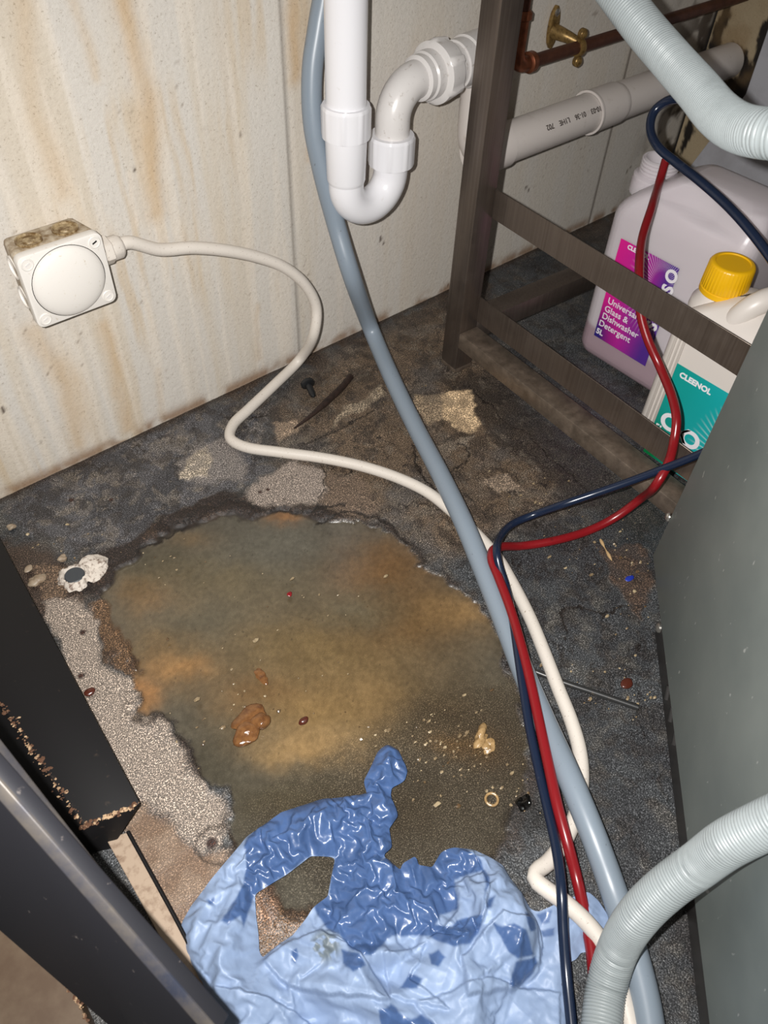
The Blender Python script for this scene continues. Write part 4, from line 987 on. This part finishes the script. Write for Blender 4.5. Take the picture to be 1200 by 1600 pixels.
# wet / inner-side colour, laid on the sheet where it lies
def inp(pts, soft=.0012):
    """inside a patch whose outline is seen from the camera foot onto the sheet"""
    P = np.stack([BX, BY, BZ - CAM_H], -1); t_ = -CAM_H / P[:, 2]
    d = sdist(P[:, 0] * t_ + jx, P[:, 1] * t_ + jy, fl2(pts, 0)); return 1 - sstep(-soft, soft, d)
DK = np.zeros(BX.shape)
for pts in ([(381, 1322), (386, 1308), (402, 1290), (440, 1262), (500, 1242), (560, 1235), (566, 1215), (590, 1160), (606, 1150), (645, 1200), (640, 1240), (632, 1300), (616, 1330), (592, 1345), (652, 1325), (690, 1322), (729, 1326), (752, 1345), (764, 1372), (757, 1412), (753, 1442), (748, 1460), (735, 1473), (711, 1480), (690, 1473), (672, 1462), (645, 1461), (612, 1462), (583, 1490), (570, 1493), (547, 1482), (532, 1464), (512, 1452), (503, 1441), (489, 1417), (512, 1400), (524, 1339), (486, 1337), (445, 1368), (398, 1400), (388, 1425), (381, 1450), (376, 1432), (355, 1446), (345, 1440), (354, 1424), (372, 1400), (381, 1380), (385, 1350)],
            [(769, 1440), (785, 1448), (802, 1442), (820, 1451), (827, 1470), (834, 1489), (809, 1500), (792, 1486)], [(806, 1505), (837, 1493), (841, 1507), (827, 1528), (806, 1542), (797, 1538)],
            [(670, 1490), (685, 1484), (697, 1496), (685, 1510), (674, 1506)], [(530, 1482), (560, 1490), (572, 1508), (552, 1518), (535, 1505)], [(456, 1485), (464, 1482), (468, 1494), (462, 1504), (456, 1498)],
            [(820, 1425), (833, 1430), (838, 1452), (828, 1455)], [(322, 1408), (334, 1404), (336, 1412), (326, 1414)], [(590, 1575), (612, 1570), (640, 1590), (625, 1615), (595, 1600)], [(640, 1520), (660, 1530), (652, 1545), (622, 1545)], [(765, 1405), (775, 1400), (768, 1418), (758, 1420)], [(600, 1600), (660, 1585), (690, 1610), (640, 1640)]):
    DK = np.maximum(DK, inp(pts))
for pts in ([(711, 1374), (753, 1359), (759, 1395), (753, 1430), (715, 1437), (708, 1447), (680, 1444), (690, 1430), (715, 1419), (712, 1390)],): DK = DK * (1 - inp(pts))
DK = np.maximum(DK, .8 * np.maximum(inp([(838, 1430), (862, 1424), (858, 1442), (846, 1446)]), inp([(846, 1455), (868, 1450), (868, 1462), (852, 1466)])))
lightc = lc((136, 155, 185)); darkc = lc((66, 90, 132))
CB = np.ones((nb_, 3)) * lightc * (.94 + .12 * fbm(BX, BY, 30, 421, 3)[:, None])
CB = CB * (1 - DK[:, None]) + (darkc * (.8 + .5 * fbm(BX, BY, 60, 423, 3)[:, None])) * DK[:, None]
o = on_z(508, 1472, .03); gd = np.hypot((BX - o.x), (BY - o.y)); CB = paint(CB, (1 - sstep(.006, .016, gd)) * sstep(.42, .52, fbm(BX, BY, 130, 431, 3)) * .85, lc((92, 100, 100)))
at_ = bag_me.attributes.new('paint', 'FLOAT_COLOR', 'POINT'); at_.data.foreach_set('color', np.concatenate([CB, np.ones((nb_, 1))], 1).ravel().astype(np.float32))
at_ = bag_me.attributes.new('wet', 'FLOAT', 'POINT'); at_.data.foreach_set('value', DK.astype(np.float32))
t = NT('blue_polythene')
ca = t.n('ShaderNodeAttribute', attribute_name='paint'); t.l(ca.outputs['Color'], t.b.inputs['Base Color'])
wa_ = t.n('ShaderNodeAttribute', attribute_name='wet'); t.l(t.ramp(wa_.outputs['Fac'], [(0, (.5, .5, .5, 1)), (1, (.30, .30, .30, 1))]), t.b.inputs['Roughness'])
n = t.noise(260, 3, .6, t.coord()); t.bump(n.outputs['Fac'], .15, .001)
tag(link('plastic_bag', bag_me, t.m, ang=180), 'crumpled blue plastic bag, partly wet and darker, lying on the wet floor', 'plastic bag')

# ------------------------------------------------------------------ THINGS LEFT ON THE FLOOR
p = on_z(483, 607, 0)
pg = thing('rubber_plug', 'small black push-in plug lying on the floor near the wall', 'plug', p)
dv = (on_z(490, 620, .006) - on_z(481, 600, .011)).normalized()
h0 = on_z(481, 600, .010)
link('head', lathe_mesh(h0 - dv * .004, dv, [(0, .007), (.001, .0095), (.005, .0095), (.0065, .007)], 28), M['rubber'], pg)
link('shank', lathe_mesh(h0 + dv * .002, dv, [(0, .0046), (.014, .0042), (.019, .0034), (.021, .001)], 20), M['rubber'], pg)
sp_ = [on_z(a, b, .004) for a, b in ((460, 669), (485, 650), (510, 628), (535, 604), (548, 588))]
tag(link('stick', tube_mesh(spline(sp_, .004), .003, 10, True, lambda i: .0012 + .0034 * min(1, i / 16)), M['twig']), 'thin dark brown stick lying on the floor beside the black plug', 'stick')
sp_ = [on_z(a, b, .0035) for a, b in ((828, 1046), (880, 1066), (940, 1086), (998, 1106))]
tag(link('thin_rod', tube_mesh(spline(sp_, .006), .0032, 10), M['rod']), 'thin dark rod lying on the floor under the white cable', 'rod')
o_ = thing('fixing_stub', 'slate-grey round stub in a crust of white limescale by the black panel', 'floor fixing', on_z(118, 902, 0))
c = on_z(118, 902, 0)
V = []; F = []; rs = np.random.RandomState(9); N_ = 48; ringr = [.0100, .0118, .0145, .0180]
for k in range(N_):
    a = 2 * math.pi * k / N_
    for j, r_ in enumerate(ringr):
        w_ = 1 + (.10 * math.sin(3 * a + 1) + .07 * math.sin(7 * a) + .05 * math.sin(13 * a)) * (j / 3)
        V.append(c + Vector((r_ * w_ * math.cos(a), r_ * w_ * math.sin(a), (.002, .0055, .0045, -.001)[j] + .0012 * rs.rand())))
for k in range(N_):
    for j in range(3):
        a = k * 4 + j; b = ((k + 1) % N_) * 4 + j; F.append((a, b, b + 1, a + 1))
link('limescale_ring', mesh(V, F), M['lime'], o_)
link('limescale_crust', blob_mesh(on_z(148, 884, .001), (.014, .012, .0045), 41, rough=.35), M['lime'], o_)
link('stub', lathe_mesh(c + Vector((0, 0, -.001)), (0, 0, 1), [(0, .0108), (.005, .0106), (.006, .0095), (.006, .001)], 28), M['stub'], o_)
def bit(name, mat, px, py, r, label, cat, seed, flatz=.5, rough=.3, group=None, z=0.0):
    c = on_z(px, py, 0); me = blob_mesh((c.x, c.y, r[2] * flatz + z - .001), r, seed, rough=rough, sub=3)
    return tag(link(name, me, M[mat]), label, cat, group)
fs = thing('food_scrap', 'glistening orange-brown lump of food in the middle of the wet patch', 'food scrap', on_z(393, 1135, 0))
for px, py, r_, sd_2 in ((392, 1125, (.018, .013, .0045), 61), (388, 1150, (.013, .012, .006), 62), (408, 1128, (.010, .007, .005), 63)):
    c = on_z(px, py, 0); link('piece', blob_mesh((c.x, c.y, .0015), r_, sd_2, rough=.3), M['food_orange'], fs)
bit('food_scrap', 'food_pale', 754, 1150, (.012, .008, .005), 'pale torn food scrap on the wet floor beside the blue and red tubes', 'food scrap', 71, rough=.5)
bit('food_scrap', 'food_pale', 764, 1166, (.006, .006, .003), 'small pale scrap just below the larger torn pale scrap', 'food scrap', 72, rough=.5)
bit('food_scrap', 'food_orange', 408, 1056, (.004, .009, .0018), 'thin translucent brown food sliver above the orange-brown lump', 'food scrap', 73, rough=.4)
bit('seed', 'seed', 474, 1126, (.0055, .0035, .0025), 'reddish brown bean husk to the right of the orange-brown lump', 'seed', 74, rough=.15)
bit('seed', 'seed', 978, 1068, (.0075, .0050, .0025), 'dark red seed on the slate floor by the appliance plinth', 'seed', 75, rough=.1)
bit('seed', 'seed', 140, 1081, (.0055, .0045, .002), 'dark round seed on the pale speckled floor by the black panel', 'seed', 76, rough=.1)
bit('black_lump', 'gloss_black', 816, 1256, (.008, .007, .006), 'glossy wet black lump beside the dark blue tube', 'lump', 77, rough=.45)
bit('stone_chip', 'stone', 46, 889, (.005, .004, .003), 'smaller pale stone chip by the top of the black panel', 'stone chip', 78)
bit('stone_chip', 'stone', 58, 907, (.009, .006, .004), 'larger pale stone chip by the black panel, next to limescale', 'stone chip', 79)
bit('stone_chip', 'stone', 97, 873, (.005, .004, .003), 'brown stone chip above the limescale-crusted stub', 'stone chip', 80)
bit('stone_chip', 'stone', 18, 823, (.004, .0035, .003), 'little square pale chip at the far left edge of the floor', 'stone chip', 81)
bit('blue_fragment', 'blue_bit', 985, 903, (.0055, .0030, .0012), 'tiny bright blue plastic fragment near the appliance corner', 'fragment', 82, rough=.2)
bit('red_fragment', 'red', 453, 928, (.0030, .0022, .0012), 'tiny red plastic fleck in the upper part of the wet patch', 'fragment', 83, rough=.3)
pc = on_z(768, 1250, .001); 
tag(link('ring_shell', join([tube_mesh([pc + Vector((.0055 * math.cos(a), .0055 * math.sin(a), .0015)) for a in [k * math.pi / 12 for k in range(25)]], .0012, 8, False)]), M['food_pale']), 'tiny pale ring lying on the wet floor left of the black lump', 'ring')
sp_ = [on_z(a, b, .0025) for a, b in ((938, 843), (946, 858), (956, 876))]
tag(link('wood_sliver', tube_mesh(spline(sp_, .003), .0015, 8, True, lambda i: .0012 + .0008 * math.sin(i)), M['sliver']), 'pale wooden sliver on the dark floor below the steel rack', 'sliver')
# loose crumbs nobody could count
ms = []; rs = np.random.RandomState(77)
spots = [(700, 1160, 60, 60, 40), (680, 1200, 80, 50, 30), (950, 860, 70, 50, 40), (850, 760, 60, 40, 14), (400, 1080, 80, 40, 16), (330, 1130, 40, 60, 12), (900, 1050, 90, 60, 14), (790, 1230, 60, 40, 26), (640, 620, 60, 40, 10), (90, 840, 60, 40, 12), (480, 950, 200, 90, 26), (280, 880, 80, 60, 10), (600, 1150, 60, 40, 14), (980, 950, 30, 60, 14), (1000, 1090, 25, 30, 14)]
for px, py, sx, sy, nn in spots:
    for k in range(nn):
        c = on_z(px + rs.randn() * sx * .6, py + rs.randn() * sy * .6, 0)
        r_ = .0006 + .0014 * rs.rand() ** 2.5
        ms.append(blob_mesh((c.x, c.y, r_ * .5 - .0004), (r_ * (1 + rs.rand()), r_, r_ * .8), rs.randint(9999), rough=.3, sub=1))
tag(link('crumbs', join(ms), M['crumb']), 'pale crumbs and grit scattered over the floor', 'crumbs', kind='stuff')
